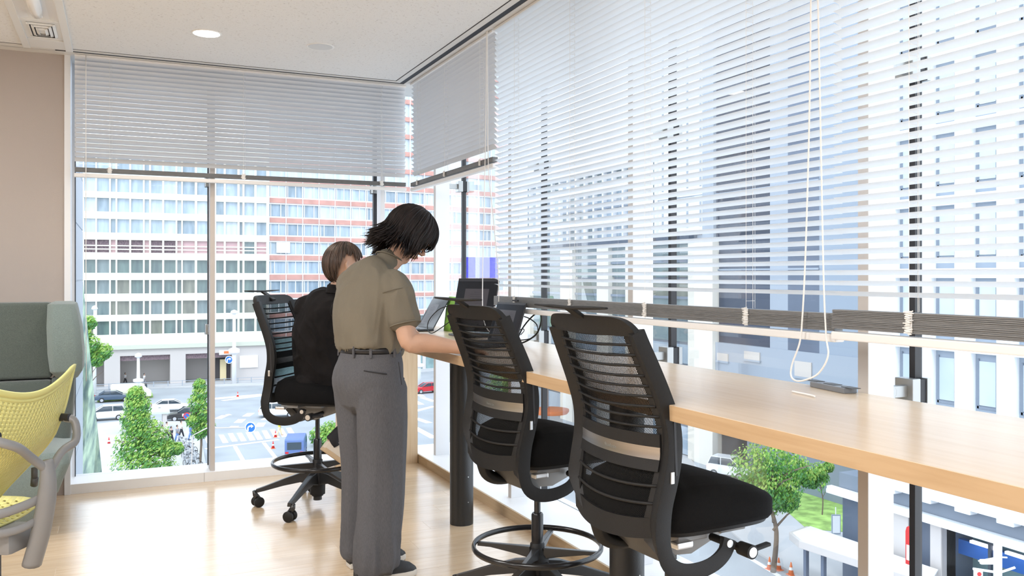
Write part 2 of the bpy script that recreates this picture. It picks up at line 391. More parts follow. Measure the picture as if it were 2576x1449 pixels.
cord('pull_cord', 'looped white pull cord of the short blind hanging down behind the upright monitor', ls, .0028)
# tilt cord of the far blind
cord('pull_cord', 'thin straight white cord hanging along the left end of the far blind', [(-.19, 6.015, 2.77), (-.19, 6.015, 1.4), (-.188, 6.015, .72)], .0025)
# ---------------------------------------------------------------- ceiling fittings
mat('lamp_glow', (1, 1, 1), .5, emis=(1, .93, .84), estr=5)
mat('lamp_off', (.62, .61, .59), .3)
mat('lamp_rim', (.82, .81, .79), .4)
mat('unit_white', (.74, .74, .73), .4)
mat('unit_chrome', (.80, .81, .82), .2, .15)
mat('diffuser', (.84, .84, .83), .15)
for x, yv, lit, lab in ((.458, 5.23, True, 'round recessed ceiling downlight, switched on, left of the two'), (1.114, 5.24, False, 'round recessed ceiling downlight, switched off, nearer the corner')):
    t = thing('ceiling_downlight', lab, 'ceiling light', (x, yv, CEIL))
    MB().lathe([(.071, -.001), (.078, -.004), (.083, -.003), (.084, 0)], n=36, caps=False).build('rim', 'lamp_rim', t, smooth=True)
    MB().lathe([(.001, -.0035), (.072, -.0035), (.0725, 0)], n=36).build('lens', 'lamp_glow' if lit else 'lamp_off', t)
    if lit:
        l = bpy.data.lights.new('downlight_beam', 'SPOT'); l.energy = 28; l.spot_size = 2.2; l.spot_blend = .8; l.color = (1, .88, .74); l.shadow_soft_size = .07
        lo = bpy.data.objects.new('downlight_beam', l); C.objects.link(lo); lo.parent = t; lo.location = (0, 0, -.03)
u = thing('ceiling_service_strip', 'white recessed ceiling strip holding a tube lamp trough and an air vent, top left', 'ceiling light', (-.395, 5.0, CEIL))
MB().box(-.135, -.095, -1.0, .96, -.014, 0).box(.095, .135, -1.0, .96, -.014, 0).build('side_rail', 'unit_white', u, bevel=.002)
tr = MB().prism([(-.095, -.012), (-.05, -.001), (.05, -.001), (.095, -.012), (.095, .0), (-.095, .0)], 'y', -1.0, .30); tr.build('lamp_trough', 'unit_chrome', u)
MB().tube([(0, -1.0, -.018), (0, .05, -.018), (0, .16, -.017), (0, .22, -.012)], [.032, .032, .026, .006], 12).build('lamp_cover', 'diffuser', u, smooth=True)
MB().box(-.02, .02, -1.0, .24, -.012, -.004).box(-.095, .095, .30, .33, -.013, 0).build('lamp_bracket', 'unit_white', u)
MB().box(-.095, .095, .33, .72, -.006, 0).build('vent_plate', 'unit_white', u)
vd = MB().box(-.07, .07, .37, .66, -.010, -.0065).build('vent_throat', 'track_slot_black', u)
for k in range(3):
    q = .07-.021*k; c = .515; h = .145-.04*k; z = -.012-.003*k
    mb = MB()
    for s in (-1, 1):
        mb.obox((s*(q-.006), c, z), (1, 0, .5*s), (0, 1, 0), (-.5*s, 0, 1), .008, h, .001)
        mb.obox((0, c+s*(h-.006), z), (1, 0, 0), (0, 1, .5*s), (0, -.5*s, 1), q, .008, .001)
    mb.build('louvre', 'unit_white', u)
MB().box(-.03, .03, .46, .57, -.016, -.010).build('vent_core', 'unit_white', u)
MB().box(-.095, .095, .74, .94, -.010, 0).build('blank_plate', 'unit_white', u, bevel=.002)
# unseen ceiling housings, added to go with the interior fill lights
for i, (ax, ay) in enumerate(((-3.2, 1.2), (-.6, 1.2), (1.0, -1.4), (-1.6, -1.4), (-3.9, 3.9))):
    t = thing('fill_light_housing', 'rectangular flush ceiling lamp '+('at the far left behind the camera', 'in the middle of the room behind the camera', 'rear right near the window wall', 'rear centre behind the camera', 'left of the green booth chair')[i], 'ceiling light', (ax, ay, CEIL), group='flush ceiling lamps')
    MB().box(-.64, .64, -.34, .34, -.02, 0).build('housing', 'unit_white', t, bevel=.004)
# ---------------------------------------------------------------- counter
XE, XB, DZ, DT = 1.40, 2.085, 1.02, .0445
d = thing('counter', 'long pale oak high counter running along the right-hand windows', 'table', (1.74, 3, 0))
MB().box(XE-1.74, XB-1.74, -3-3+2.0, 6.096-3, DZ-DT, DZ).build('worktop', 'desk_oak', d, bevel=.0015)
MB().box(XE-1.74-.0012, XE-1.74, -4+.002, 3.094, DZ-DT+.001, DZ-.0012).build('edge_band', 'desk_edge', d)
MB().box(XE-1.74+.004, 2.008-1.74, 6.062-3, 6.094-3, 0, DZ-DT).build('end_panel', 'panel_oak', d)
for yy in (4.478, 2.76, 1.04):
    lg = MB().lathe([(.0655, 0), (.0655, DZ-DT-.008), (.085, DZ-DT-.008), (.085, DZ-DT)], (0, yy-3, 0), 36).build('leg', 'post_black', d, smooth=40)
    for z in (.13, .27, .43): MB().tube([(.0645*math.cos(-1.35), yy-3+.0645*math.sin(-1.35), z), (.0675*math.cos(-1.35), yy-3+.0675*math.sin(-1.35), z)], .0035, 8).build('screw', 'clamp_metal', lg)
# ================================================================ the street outside
mat('asphalt', (.33, .35, .375), .85, var=.08, scale=.25)
mat('paving', (.47, .47, .48), .85, var=.06, scale=.3)
mat('paint_white', (.85, .85, .85), .7)
mat('paint_yellow', (.80, .68, .42), .7)
mat('cream_tile', (.74, .74, .66), .6)
mat('cream_tile2', (.55, .57, .49), .6)
mat('stone_pale', (.55, .515, .50), .7)
mat('brick_red', (.52, .28, .24), .7, var=.1, scale=.6)
mat('mullion_pale', (.74, .75, .78), .5)
mat('bld_white', (.80, .82, .84), .6)
mat('bld_grey', (.20, .235, .29), .5)
mat('bld_dark', (.035, .05, .085), .3, var=.15, scale=.1)
mat('bld_mid', (.12, .15, .21), .4, var=.15, scale=.1)
mat('bld_lightblue', (.29, .34, .41), .45)
mat('pier_cream', (.74, .70, .62), .7)
mat('garage_dark', (.05, .045, .05), .7)
mat('shop_dark', (.05, .06, .075), .3)
mat('shop_teal', (.22, .33, .34), .25, var=.2, scale=.6)
mat('shop_blue', (.02, .12, .42), .5)
mat('shop_counter', (.55, .68, .64), .5)
mat('pink_panel', (.62, .42, .44), .6)
mat('lattice', (.10, .07, .09), .6, col2=(.28, .2, .22), scale=3, stretch=(6, 1, 1))
mat('sign_blue', (.02, .02, .55), .5, var=.25, scale=2)
mat('sign_lilac', (.30, .30, .72), .5)
mat('road_blue', (.01, .14, .62), .5)
mat('red_paint', (.60, .03, .03), .4)
mat('orange', (.80, .20, .06), .6)
mat('post_white', (.82, .83, .85), .5)
mat('grass', (.30, .46, .12), .9, var=.3, scale=1.2)
mat('bark', (.17, .13, .10), .9, bump=.4, bscale=12)
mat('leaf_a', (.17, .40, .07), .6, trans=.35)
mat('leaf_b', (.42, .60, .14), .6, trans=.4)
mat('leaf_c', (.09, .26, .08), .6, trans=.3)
gl = []
for k, (c, c2) in enumerate((((.12, .17, .19), (.22, .28, .29)), ((.20, .27, .33), (.34, .42, .50)), ((.09, .13, .14), (.15, .22, .21)), ((.30, .38, .46), (.45, .54, .64)), ((.14, .15, .13), (.24, .25, .21)), ((.42, .50, .56), (.55, .62, .68)))):
    mat('glazing_%d' % k, c2, .12, spec=.8, col2=c, scale=.35, stretch=(3, 1, .6)); gl.append('glazing_%d' % k)  # varied pane reflections are put into the colour as random tints
mat('painted_reflection', (.30, .40, .30), .08, .35, bump=.3, bscale=3, stretch=(1, 1, .12), col2=(.10, .15, .15), scale=9)  # green and dark streaks put the tree reflections into the glass colour
M['painted_reflection'].node_tree.nodes['Mapping'].inputs['Scale'].default_value = (2.2, 2.2, .22)
mat('clad_grey', (.33, .37, .43), .35)
gr = MB().box(-160, 260, 6.6, 300, G-.4, G).build('street_ground', 'asphalt'); struct(gr)
def gquad(name, m, pts, parent=gr, h=.015):
    P = [onZ(px, py, G) for px, py in pts]; k = len(P)
    return MB().add([(p.x, p.y, G) for p in P]+[(p.x, p.y, G+h) for p in P], [tuple(range(k, 2*k))]+[(i, (i+1) % k, k+(i+1) % k, k+i) for i in range(k)]).build(name, m, parent)
gquad('pavement', 'paving', [(150, 1190), (530, 1250), (600, 1420), (520, 1180), (505, 1100), (470, 1062), (330, 1058), (180, 1075)], h=.1)
gquad('pavement', 'paving', [(120, 985), (760, 968), (1120, 930), (1120, 905), (700, 925), (120, 940)], h=.12)
gquad('pavement', 'paving', [(1900, 1390), (2000, 1449), (2200, 1500), (2420, 1450), (2400, 1300), (2050, 1260), (1900, 1240), (1760, 1185), (1690, 1100), (1560, 1100), (1740, 1260)], h=.11)
gquad('lawn', 'grass', [(1905, 1225), (2030, 1335), (2150, 1345), (2150, 1270), (2010, 1215)], h=.14)
gquad('lawn', 'grass', [(245, 1012), (385, 1000), (382, 990), (245, 1000)], h=.2)
def c5(X, Y): return 380+.1795*X, 920+.1795*Y
def strip(a, b, wpx, m, name='lane_line'):
    (x0, y0), (x1, y1) = a, b
    P = onZ(x0, y0, G); Q = onZ(x1, y1, G); d_ = (Q-P).normalized(); n_ = Vector((-d_.y, d_.x, 0))*wpx/2
    return MB().add([tuple(P-n_), tuple(Q-n_), tuple(Q+n_), tuple(P+n_)]+[tuple(v+Vector((0, 0, .012))) for v in (P-n_, Q-n_, Q+n_, P+n_)],
                    [(4, 5, 6, 7), (0, 1, 5, 4), (1, 2, 6, 5), (2, 3, 7, 6), (3, 0, 4, 7)]).build(name, m, gr)
for X, Y in ((745, 1010), (945, 970), (1075, 950), (1200, 945), (1325, 935), (1430, 925), (1550, 910), (1665, 895), (1775, 885), (1890, 872)):
    gquad('crosswalk_stripe', 'paint_white', [c5(X, Y), c5(X+72, Y-3), c5(X+140, Y+108), c5(X+60, Y+116)])
strip(c5(765, 1165), c5(1790, 1035), .55, 'paint_white'); strip(c5(1175, 1130), c5(1290, 1330), .38, 'paint_yellow'); strip(c5(1580, 1080), c5(1760, 1310), .38, 'paint_yellow')
for a, b in (((1330, 710), (1400, 665)), ((1215, 800), (1275, 750)), ((930, 745), (1040, 695)), ((1590, 760), (1650, 720)), ((1515, 855), (1555, 800)), ((1145, 865), (1180, 845)), ((1060, 690), (1115, 684))):
    strip(c5(*a), c5(*b), .9, 'paint_white', 'lane_dash')
strip(c5(700, 480), c5(1560, 405), 1.6, 'paint_white'); strip(c5(1000, 490), c5(1600, 415), .8, 'paint_white')
for a, b in (((1062, 1000), (1092, 1010)), ((1045, 1010), (1060, 1018)), ((1042, 1035), (1092, 1022)), ((1045, 1052), (1080, 1064)), ((1042, 1075), (1092, 1102)), ((1052, 992), (1064, 998))):
    strip(a, b, .8, 'paint_white', 'lane_dash')
for a, b in (((1240, 1180), (1420, 1290)), ((1700, 1290), (1960, 1449)), ((1760, 1260), (2000, 1400))): strip(a, b, .3, 'paint_white')
# ---------------------------------------------------------------- building helper: local x along the facade, y away from the camera, z up
class Facade:
    def __init__(s, A, B, base=G):
        s.A = Vector((A.x, A.y, 0)); e = Vector((B.x, B.y, 0))-s.A; s.L = e.length; s.e = e.normalized(); s.rz = math.atan2(s.e.y, s.e.x); s.base = base
    def hit(s, px, py=None):
        a, b = ray(px); # d*(a,b) = A + t e
        det = a*(-s.e.y)+s.e.x*b
        d_ = (s.A.x*(-s.e.y)+s.e.x*s.A.y)/det
        t = (d_*a-s.A.x)*s.e.x+(d_*b-s.A.y)*s.e.y
        return t, (CAMZ-(py-HY)/F_PX*d_-s.base) if py is not None else d_
# left building: cream grid
fa = Facade(atD(211, 695, 126.5), atD(670, 695, 137)); sx0 = fa.hit(120)[0]; sx1 = fa.hit(676)[0]
LBd = thing('office_building', 'cream office building with a grid of square windows, left beyond the junction', 'building', (fa.A.x, fa.A.y, G), fa.rz)
def zz(py, px=658): return fa.hit(px, py)[1]
rows = [(415, 448), (463, 496), (511, 543), (560, 592), (609, 639), (656, 687), (704, 736), (754, 786), (801, 833)]
cols = [(150, 170), (176, 206), (211.5, 239.8), (244, 274.4), (279, 290.6), (295, 325), (330, 359.6), (364, 375), (380, 408), (413, 441.7), (446, 456), (460, 490), (496, 525), (529, 541), (544, 563), (568, 597.5), (602.7, 610), (615, 640), (645.5, 670)]
ztop = zz(370); MB().box(sx0, sx1, .6, 14, zz(862), ztop).build('wall', 'cream_tile2', LBd)
edges = [ztop]+[v for r in rows for v in (zz(r[0]), zz(r[1]))]+[zz(862)]
for k in range(0, len(edges), 2): MB().box(sx0, sx1, -.05, .6, edges[k+1], edges[k]).build('spandrel', 'cream_tile', LBd)
cs = [(fa.hit(a)[0], fa.hit(b)[0]) for a, b in cols]
prev = sx0
for k, (a, b) in enumerate(cs+[(sx1, sx1)]):
    MB().box(prev, a, 0, .6, zz(862), ztop).build('mullion', 'cream_tile', LBd); prev = b
for ri, r in enumerate(rows):
    z1, z0 = zz(r[0]), zz(r[1])
    for ci, (a, b) in enumerate(cs):
        if ri == 0 and ci < 2: continue
        if ri == 4: m = 'lattice' if cols[ci][0] < 445 and ci not in (4, 7) else ('pink_panel' if ci != 17 else gl[0])
        else: m = gl[random.choice((1, 3, 3, 5) if ri < 3 else ((1, 3, 5) if ri == 3 else (0, 2, 2, 4, 0, 2)))]
        MB().box(a, b, .40, .5, z0, z1).build('window_pane', m, LBd)
    if ri == 4:
        for q in (.22, .5): MB().box(sx0, sx1, .1, .16, z0+(z1-z0)*q, z0+(z1-z0)*(q+.09)).build('rail', 'cream_tile', LBd)
MB().box(sx0, sx1, -.5, .7, zz(868), zz(858)).build('cornice', 'cream_tile2', LBd)
MB().box(sx0, sx1, -.1, 1, zz(884), zz(868)).build('lintel', 'stone_pale', LBd)
for a, b in ((120, 196), (262, 302), (428, 467), (583, 676)): MB().box(fa.hit(a)[0], fa.hit(b)[0], -.1, 3, 0, zz(884)).build('pier', 'stone_pale', LBd)
MB().box(sx0, sx1, 5, 5.3, 0, zz(884)).build('inner_wall', 'stone_pale', LBd)
for a, b in ((302, 428), (467, 583), (196, 262)): MB().box(fa.hit(a)[0], fa.hit(b)[0], .3, .6, zz(896), zz(884)).build('shutter_box', 'lattice', LBd)
MB().box(fa.hit(545)[0], fa.hit(583)[0], 2, 2.3, 0, zz(900)).build('dark_doorway', 'garage_dark', LBd)
MB().box(fa.hit(556)[0], fa.hit(572)[0], 1.8, 2, .2, zz(903)).build('yellow_door', 'paint_yellow', LBd)
MB().box(fa.hit(603)[0], fa.hit(648)[0], -.3, -.1, zz(923), zz(893)).build('blank_panel', 'bld_white', LBd)
MB().box(fa.hit(551)[0], fa.hit(582)[0], -.2, 0, zz(889), zz(878)).build('shop_sign', 'bld_white', LBd)
MB().box(fa.hit(563)[0], fa.hit(577)[0], -.26, -.2, zz(886), zz(880)).build('sign_mark', 'orange', LBd)
# centre building: brick bands and glass
fb = Facade(atD(676, 695, 138), atD(1290, 695, 163)); sb1 = fb.hit(1300)[0]
CBd = thing('office_building', 'glass office building with red brick bands in the centre beyond the junction', 'building', (fb.A.x, fb.A.y, G), fb.rz)
def zb_(py): return fb.hit(750, py)[1]
bands = [(501, 513), (550, 562), (596, 607), (643, 655), (691, 704), (739, 749), (787, 798)]
zbands = [(zb_(b), zb_(a)) for a, b in bands]; pit = (zbands[0][0]-zbands[5][0])/5
for k in range(1, 10): zbands.insert(0, (zbands[0][0]+pit, zbands[0][1]+pit))
zbands.append((zbands[-1][0]-pit*1.0, zbands[-1][1]-pit*1.0))
for a, b in zbands: MB().box(0, sb1, -.15, .6, a, b).build('brick_band', 'brick_red', CBd)
MB().box(0, sb1, .62, 14, 0, zbands[0][1]+2).build('core', 'mullion_pale', CBd)
nb = int(sb1/2.78)
for k in range(nb+1): MB().box(k*2.78-.06, k*2.78+.06, -.2, .3, zbands[-1][0], zbands[0][1]).build('mullion', 'mullion_pale', CBd)
for i in range(8, len(zbands)-1):
    z1 = zbands[i][0]; z0 = zbands[i+1][1]
    MB().box(0, sb1, -.05, .1, z0, z0+.22).box(0, sb1, -.05, .1, z1-.22, z1).build('sill', 'mullion_pale', CBd)
    for k in range(nb):
        m = gl[random.choice((5, 3, 5, 1) if i < 12 else (1, 3, 3, 1, 0))]
        pn = MB().box(k*2.78+.06, k*2.78+2.72, .2, .3, z0+.2, z1-.2).build('window_pane', m, CBd)
        q = random.choice((.35, .6, .72)); MB().box(k*2.78+2.78*q-.06, k*2.78+2.78*q+.06, .08, .2, z0+.2, z1-.2).box(k*2.78+.3, k*2.78+.42, .08, .2, z0+.2, z1-.2).build('window_frame', 'bld_white', pn)
for i in range(0, 8): MB().box(0, sb1, .2, .3, zbands[i+1][1], zbands[i][0]).build('glazing_strip', gl[5], CBd)
MB().box(0, sb1, .1, .6, 0, zbands[-1][0]).build('ground_floor', 'shop_teal', CBd)
for k in range(0, nb, 2): MB().box(k*2.78-.3, k*2.78+.3, -.1, .3, 0, zbands[-1][0]).build('pier', 'stone_pale', CBd)
MB().box(1.2, 3.4, -.3, -.1, zb_(637), zb_(611)).build('louvre_panel', 'bld_white', CBd)
def dfb(px): return fb.hit(px)[1]-.6
o0 = atD(1163, 699, dfb(1163))
sg = thing('billboard', 'large blue billboard with pale lilac stripes on the brick-banded building', 'sign', tuple(o0))
pp = [1163, 1196, 1232, 1254, 1257, 1276]; mm_ = ['sign_blue', 'sign_lilac', 'sign_blue', 'bld_white', 'sign_lilac']
for a, b, m in zip(pp, pp[1:], mm_):
    A = atD(a, 699, dfb(a))-o0; B = atD(b, 699, dfb(b))-o0; H_ = (699-647)/F_PX*dfb(1200)
    MB().prism([(A.x, A.y), (B.x, B.y), (B.x+.1, B.y+.55), (A.x+.1, A.y+.55)], 'z', 0, H_).build('panel', m, sg)
# ---------------------------------------------------------------- right: row along the side street (facade on X = 47)
XR = 47.0
def yy(px, X=XR): a, b = ray(px); return X*b/a
def zr(px, py, X=XR): return onX(px, py, X).z
def slab(name, m, p0, p1, z0, z1, parent, dx=0, th=1.0, X=XR):
    a, b = sorted((yy(p0, X), yy(p1, X)))
    return MB().box(X+dx, X+dx+th, a, b, z0, z1).build(name, m, parent)
# pale office block with blue windows and cream piers
PB = thing('office_building', 'pale office block with blue window rows and cream street-level piers, right of the corner', 'building')
zt = zr(1450, 440); zc = zr(1450, 612)
slab('core', 'bld_lightblue', 1296, 1760, G, zc, PB, .6, 10); slab('core', 'pier_cream', 1296, 1640, zc, zt, PB, .9, 10)
nf = 4; 
for k in range(nf+1):
    z = zc+(zt-zc)*k/nf; slab('spandrel', 'bld_grey' if k in (0, 2) else 'mullion_pale', 1296, 1640, z-.35, z+.35, PB, .2, .7)
ypos = [yy(1296)-q*2.0 for q in range(17)]
for i, q in enumerate(ypos): MB().box(XR+.15, XR+.9, q-.16, q+.16, zc, zt).build('mullion', 'mullion_pale', PB)
for i, q in enumerate(ypos[:-1]):
    for k in range(nf):
        z = zc+(zt-zc)*k/nf; MB().box(XR+.6, XR+.85, q-1.84, q-.16, z+.35, z+(zt-zc)/nf-.35).build('window_pane', gl[random.choice((1, 1, 3, 0))], PB)
slab('canopy_band', 'bld_dark', 1296, 1740, zr(1690, 612), zr(1690, 588), PB, -.3, 1.2)
for a, b in ((1318, 1337), (1413, 1443), (1505, 1534), (1577, 1600), (1735, 1797)): slab('pier', 'pier_cream', a, b, G, zr(1690, 612), PB, -.2, 1)
zl = [zr(1600, q) for q in (612, 660, 700, 745, 800, 850, 900, 960, 1040, 1110)]
for (a, b) in ((1337, 1413), (1443, 1505), (1534, 1577), (1600, 1735)):
    for k in range(len(zl)-1):
        slab('window_pane', gl[(0, 2, 4, 0, 0, 1, 2, 0, 3)[k]], a, b, zl[k+1]+.12, zl[k]-.12, PB, .3, .3)
    slab('transom', 'bld_grey', a, b, zl[1]-.12, zl[1]+.12, PB, .1, .4); slab('transom', 'bld_grey', a, b, zl[3]-.12, zl[3]+.12, PB, .1, .4); slab('transom', 'pier_cream', a, b, zl[7]-.2, zl[7]+.2, PB, .1, .4)
# bright white block above
WB = thing('office_building', 'bright white tower with thin blue window slits behind the long blinds', 'building')
slab('wall', 'bld_white', 1637, 1762, zr(1690, 588), 75, WB, .4, 12)
for k in range(16):
    z = zr(1690, 588)+3.6*k
    MB().box(XR+.3, XR+.42, yy(1762), yy(1637), z+3.3, z+3.36).build('joint', 'bld_lightblue', WB)
    for q in range(4):
        y0 = yy(1762)+.4+q*1.95; MB().box(XR+.34, XR+.42, y0, y0+.22, z+.5, z+3.0).build('window_slit', 'bld_lightblue', WB)
# dark tower
DB = thing('office_building', 'dark blue-grey glass tower behind the long blinds with a blank lower wall', 'building')
zq = zr(1900, 872)
for a, b, m in ((1762, 1790, 'bld_lightblue'), (1790, 1932, 'bld_dark'), (1932, 1977, 'clad_grey'), (1977, 2056, 'bld_mid'), (2056, 2158, 'bld_lightblue')):
    slab('facade_strip', m, a, b, zq, 75, DB, .2 if m != 'bld_dark' else .5, 10)
for k in range(24):
    z = zq+3.3*k
    slab('floor_line', 'bld_lightblue', 1790, 1932, z+2.9, z+3.05, DB, .35, .2); slab('floor_line', 'clad_grey', 1977, 2056, z+2.9, z+3.05, DB, .1, .2)
slab('upper_wall', 'clad_grey', 1797, 2158, zr(1870, 1098), zq, DB, .1, 10)
slab('lower_wall', 'bld_grey', 1872, 2158, G, zr(1870, 1098), DB, .3, 10)
slab('garage_opening', 'garage_dark', 1797, 1872, G, zr(1870, 1098), DB, 6, 4)
for a, b, c, d_ in ((1803, 1830, 889, 908), (1871, 1910, 885, 905), (1998, 2040, 910, 948)):
    f_ = slab('vent', 'alu_beige', a, b, zr((a+b)/2, d_), zr((a+b)/2, c), DB, .02, .08)
    slab('vent_frame', 'clad_grey', a-2, b+2, zr((a+b)/2, d_)-.15, zr((a+b)/2, d_), DB, -.05, .2)
# white framed building nearest, right (facade on X = 35)
X2 = 35.0
NB_ = thing('office_building', 'white-framed building with deep square window openings and a shop below, far right', 'building')
y_hi = yy(2165, X2); y_lo = 19.0
ys_ = [28.76+2.08*k for k in (2, 1, 0, -1, -2, -3, -4)]
zrow = [1.3+3.4*k for k in (-2, -1, 0, 1, 2, 3, 4)]
MB().box(X2+.5, X2+12, y_lo, y_hi, -9.25, 22).build('core', 'bld_white', NB_)
prev = y_hi
for a in ys_:
    MB().box(X2, X2+.55, a, prev, -9.45, 22).build('pier', 'bld_white', NB_, bevel=.04); prev = a-1.28
MB().box(X2, X2+.55, y_lo, prev, -9.3, 22).build('pier', 'bld_white', NB_)
for z in zrow: MB().box(X2+.05, X2+.55, y_lo, y_hi, z, z+.45).build('spandrel', 'bld_white', NB_)
MB().box(X2+.02, X2+.6, y_lo, y_hi, -9.25, zrow[0]-2.95).build('spandrel', 'bld_white', NB_)
for a in ys_:
    for z in zrow:
        fr = MB().box(X2+.40, X2+.48, a-1.28, a, z-2.95, z).build('window', 'bld_lightblue', NB_)
        MB().box(X2+.36, X2+.40, a-1.0, a-.16, z-2.35, z-.35).build('pane', gl[5], fr)
        MB().box(X2+.33, X2+.40, a-.20, a-.12, z-2.5, z-.25).box(X2+.33, X2+.40, a-1.05, a-.12, z-2.5, z-2.38).build('frame', 'bld_grey', fr)
MB().box(X2+.55, X2+3, y_lo, y_hi+2, -10.1, -9.25).build('soffit', 'bld_grey', NB_)
MB().box(X2+.1, X2+.5, y_lo, y_hi+2.5, -10.42, -10.2).box(X2+.15, X2+.5, y_lo, y_hi+2.5, -10.2, -10.05).build('canopy', 'bld_white', NB_)
for a, b in ((yy(2352, X2), yy(2325, X2)), (yy(2270, X2), yy(2225, X2))): MB().box(X2+.4, X2+1.4, a, b, G, -10.2).build('pier', 'stone_pale', NB_)
MB().box(X2+.8, X2+6, yy(2352, X2), y_hi+2, G, -10.2).build('recess_wall', 'bld_mid', NB_)
yS = yy(2352, X2)
MB().box(X2+2.6, X2+2.9, y_lo, yS, G, -10.4).build('shop_interior', 'shop_teal', NB_)
MB().box(X2+1.6, X2+1.9, y_lo, yS, -11.9, -11.2).build('blue_fascia', 'shop_blue', NB_)
mat('tube_light', (1, 1, 1), .5, emis=(.85, .85, 1), estr=2.5)
for k in range(5):
    y1 = yS-.9-k*1.75; MB().box(X2+1.2, X2+1.4, y1-1.3, y1, -11.1, -10.98).build('strip_lamp', 'tube_light', NB_)
    MB().box(X2+.45, X2+.6, y1-1.62, y1-1.48, G, -10.5).build('shopfront_post', 'shop_dark', NB_)
for k in range(6):
    y1 = yS-1.0-k*1.45; sf = MB().box(X2+1.9, X2+2.4, y1-1.0, y1, G, G+2.2).build('shelf_unit', 'shop_counter', NB_)
    for q in range(4): MB().box(X2+1.7, X2+1.9, y1-.98, y1-.02, G+.4+q*.45, G+.55+q*.45).build('goods', ('orange', 'shop_blue', 'pier_cream', 'leaf_c')[(q+k) % 4], sf)
MB().box(X2+.5, X2+.54, y_lo, yS-.3, G, G+1.5).build('shop_counter', 'shop_counter', NB_)
MB().box(X2+.5, X2+.52, y_lo, yS, G+1.5, -10.4).build('shop_glass', 'pane_glass', NB_)
# neighbouring cladding wall just outside the left end of the window
nw = thing('cladding_wall', 'grey panelled outside wall just beyond the left edge of the window', 'wall', (-.31, 6.5, 0))
MB().box(-.4, 0, 0, 2.33, G, 9).build('wall_core', 'clad_grey', nw)
for k in range(-8, 12): MB().box(0, .006, .01, 2.32, k*.45, k*.45+.44).build('cladding_panel', 'clad_grey', nw)
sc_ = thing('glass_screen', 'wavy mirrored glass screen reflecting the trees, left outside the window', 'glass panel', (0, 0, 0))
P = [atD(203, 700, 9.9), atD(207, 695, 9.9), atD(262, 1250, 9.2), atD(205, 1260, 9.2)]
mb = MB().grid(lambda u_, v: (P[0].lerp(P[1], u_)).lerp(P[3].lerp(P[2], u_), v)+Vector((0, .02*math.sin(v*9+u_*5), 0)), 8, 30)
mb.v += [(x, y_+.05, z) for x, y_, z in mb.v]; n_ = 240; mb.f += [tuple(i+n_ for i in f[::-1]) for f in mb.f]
mb.build('glass_panel', 'painted_reflection', sc_, smooth=True)
# ---------------------------------------------------------------- trees
def tree(name, label, cat, base, h, r, crown_z0, seed, nleaf=2600, leaf=.22, blobs=None, trunk_r=.12, mats=('leaf_a', 'leaf_b', 'leaf_c')):
    rd = random.Random(seed); t = thing(name, label, cat, tuple(base))
    tr = MB(); tr.tube(spline([(0, 0, 0), (.08*r, 0, h*.3), (-.05*r, .1, h*.55), (.05, 0, h*.85)], 5), [trunk_r*(1-.045*i) for i in range(16)], 8)
    for k in range(7):
        a = k*.9; z0 = h*(.32+.06*k); tr.tube([(0, 0, z0), (math.cos(a)*r*.35, math.sin(a)*r*.35, z0+h*.1), (math.cos(a)*r*.7, math.sin(a)*r*.7, z0+h*.16)], [trunk_r*.5, trunk_r*.3, trunk_r*.1], 6)
    tr.build('trunk', 'bark', t, smooth=True)
    bl = blobs or [(rd.uniform(-.55, .55)*r, rd.uniform(-.55, .55)*r, rd.uniform(crown_z0+.15*h, h*.88), rd.uniform(.35, .55)*r) for _ in range(13)]
    per = {m: MB() for m in mats}
    for _ in range(nleaf):
        bx, by, bz, br = rd.choice(bl); v = Vector((rd.gauss(0, 1), rd.gauss(0, 1), rd.gauss(0, 1))).normalized()
        p = Vector((bx, by, bz))+v*br*rd.uniform(.6, 1.05); p.z = max(p.z, crown_z0)
        n = (v+Vector((rd.uniform(-.7, .7), rd.uniform(-.7, .7), rd.uniform(0, 1)))).normalized(); a = n.orthogonal().normalized(); b = n.cross(a); s_ = leaf*rd.uniform(.6, 1.2)
        up = v.z > .1
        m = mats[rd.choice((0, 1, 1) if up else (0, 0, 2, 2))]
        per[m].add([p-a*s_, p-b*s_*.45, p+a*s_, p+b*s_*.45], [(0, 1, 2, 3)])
    for m in mats:
        if per[m].v:
            o = link('foliage', None, None, t) if False else None
            me = bpy.data.meshes.new('foliage'); me.from_pydata(per[m].v, [], per[m].f); me.update()
            tag(link('foliage', me, m, t), kind='stuff')
    return t
tree('street_tree', 'leafy green street tree below the counter on the right with a thin trunk', 'tree', onZ(1945, 1440, G), 7.4, 2.9, 3.2, 3, 9500, .125, trunk_r=.16,
     blobs=[(-1.4, .2, 6.0, 1.25), (-.3, 0, 6.6, 1.2), (.9, .1, 6.0, 1.3), (1.9, .2, 5.4, .9), (2.6, 0, 5.0, .55), (3.1, .2, 4.7, .35), (-.6, .1, 4.9, 1.3), (.7, 0, 4.7, 1.1), (.1, .4, 3.9, .9), (1.2, .2, 3.9, .7), (-1.3, -.2, 4.9, .9), (3.5, 0, 5.2, .4), (4.2, .1, 5.5, .3)])
tree('conifer', 'bright green leafy tree seen from above on the pavement, lower left', 'tree', onZ(352, 1215, G), 5.2, 3.0, .1, 5, 11000, .155,
     blobs=[(-.3, 0, 7.1, .7), (-.2, 0, 6.2, 1.05), (-.3, 0, 5.2, 1.2), (.1, 0, 4.2, 1.5), (.9, .1, 3.5, 1.4), (-.4, .1, 3.0, 1.6), (.6, 0, 2.0, 2.0), (-.5, -.2, 1.4, 1.8), (2.0, .2, 2.6, .8), (2.8, .2, 2.5, .5), (1.5, 0, 1.0, 1.4)], trunk_r=.14)
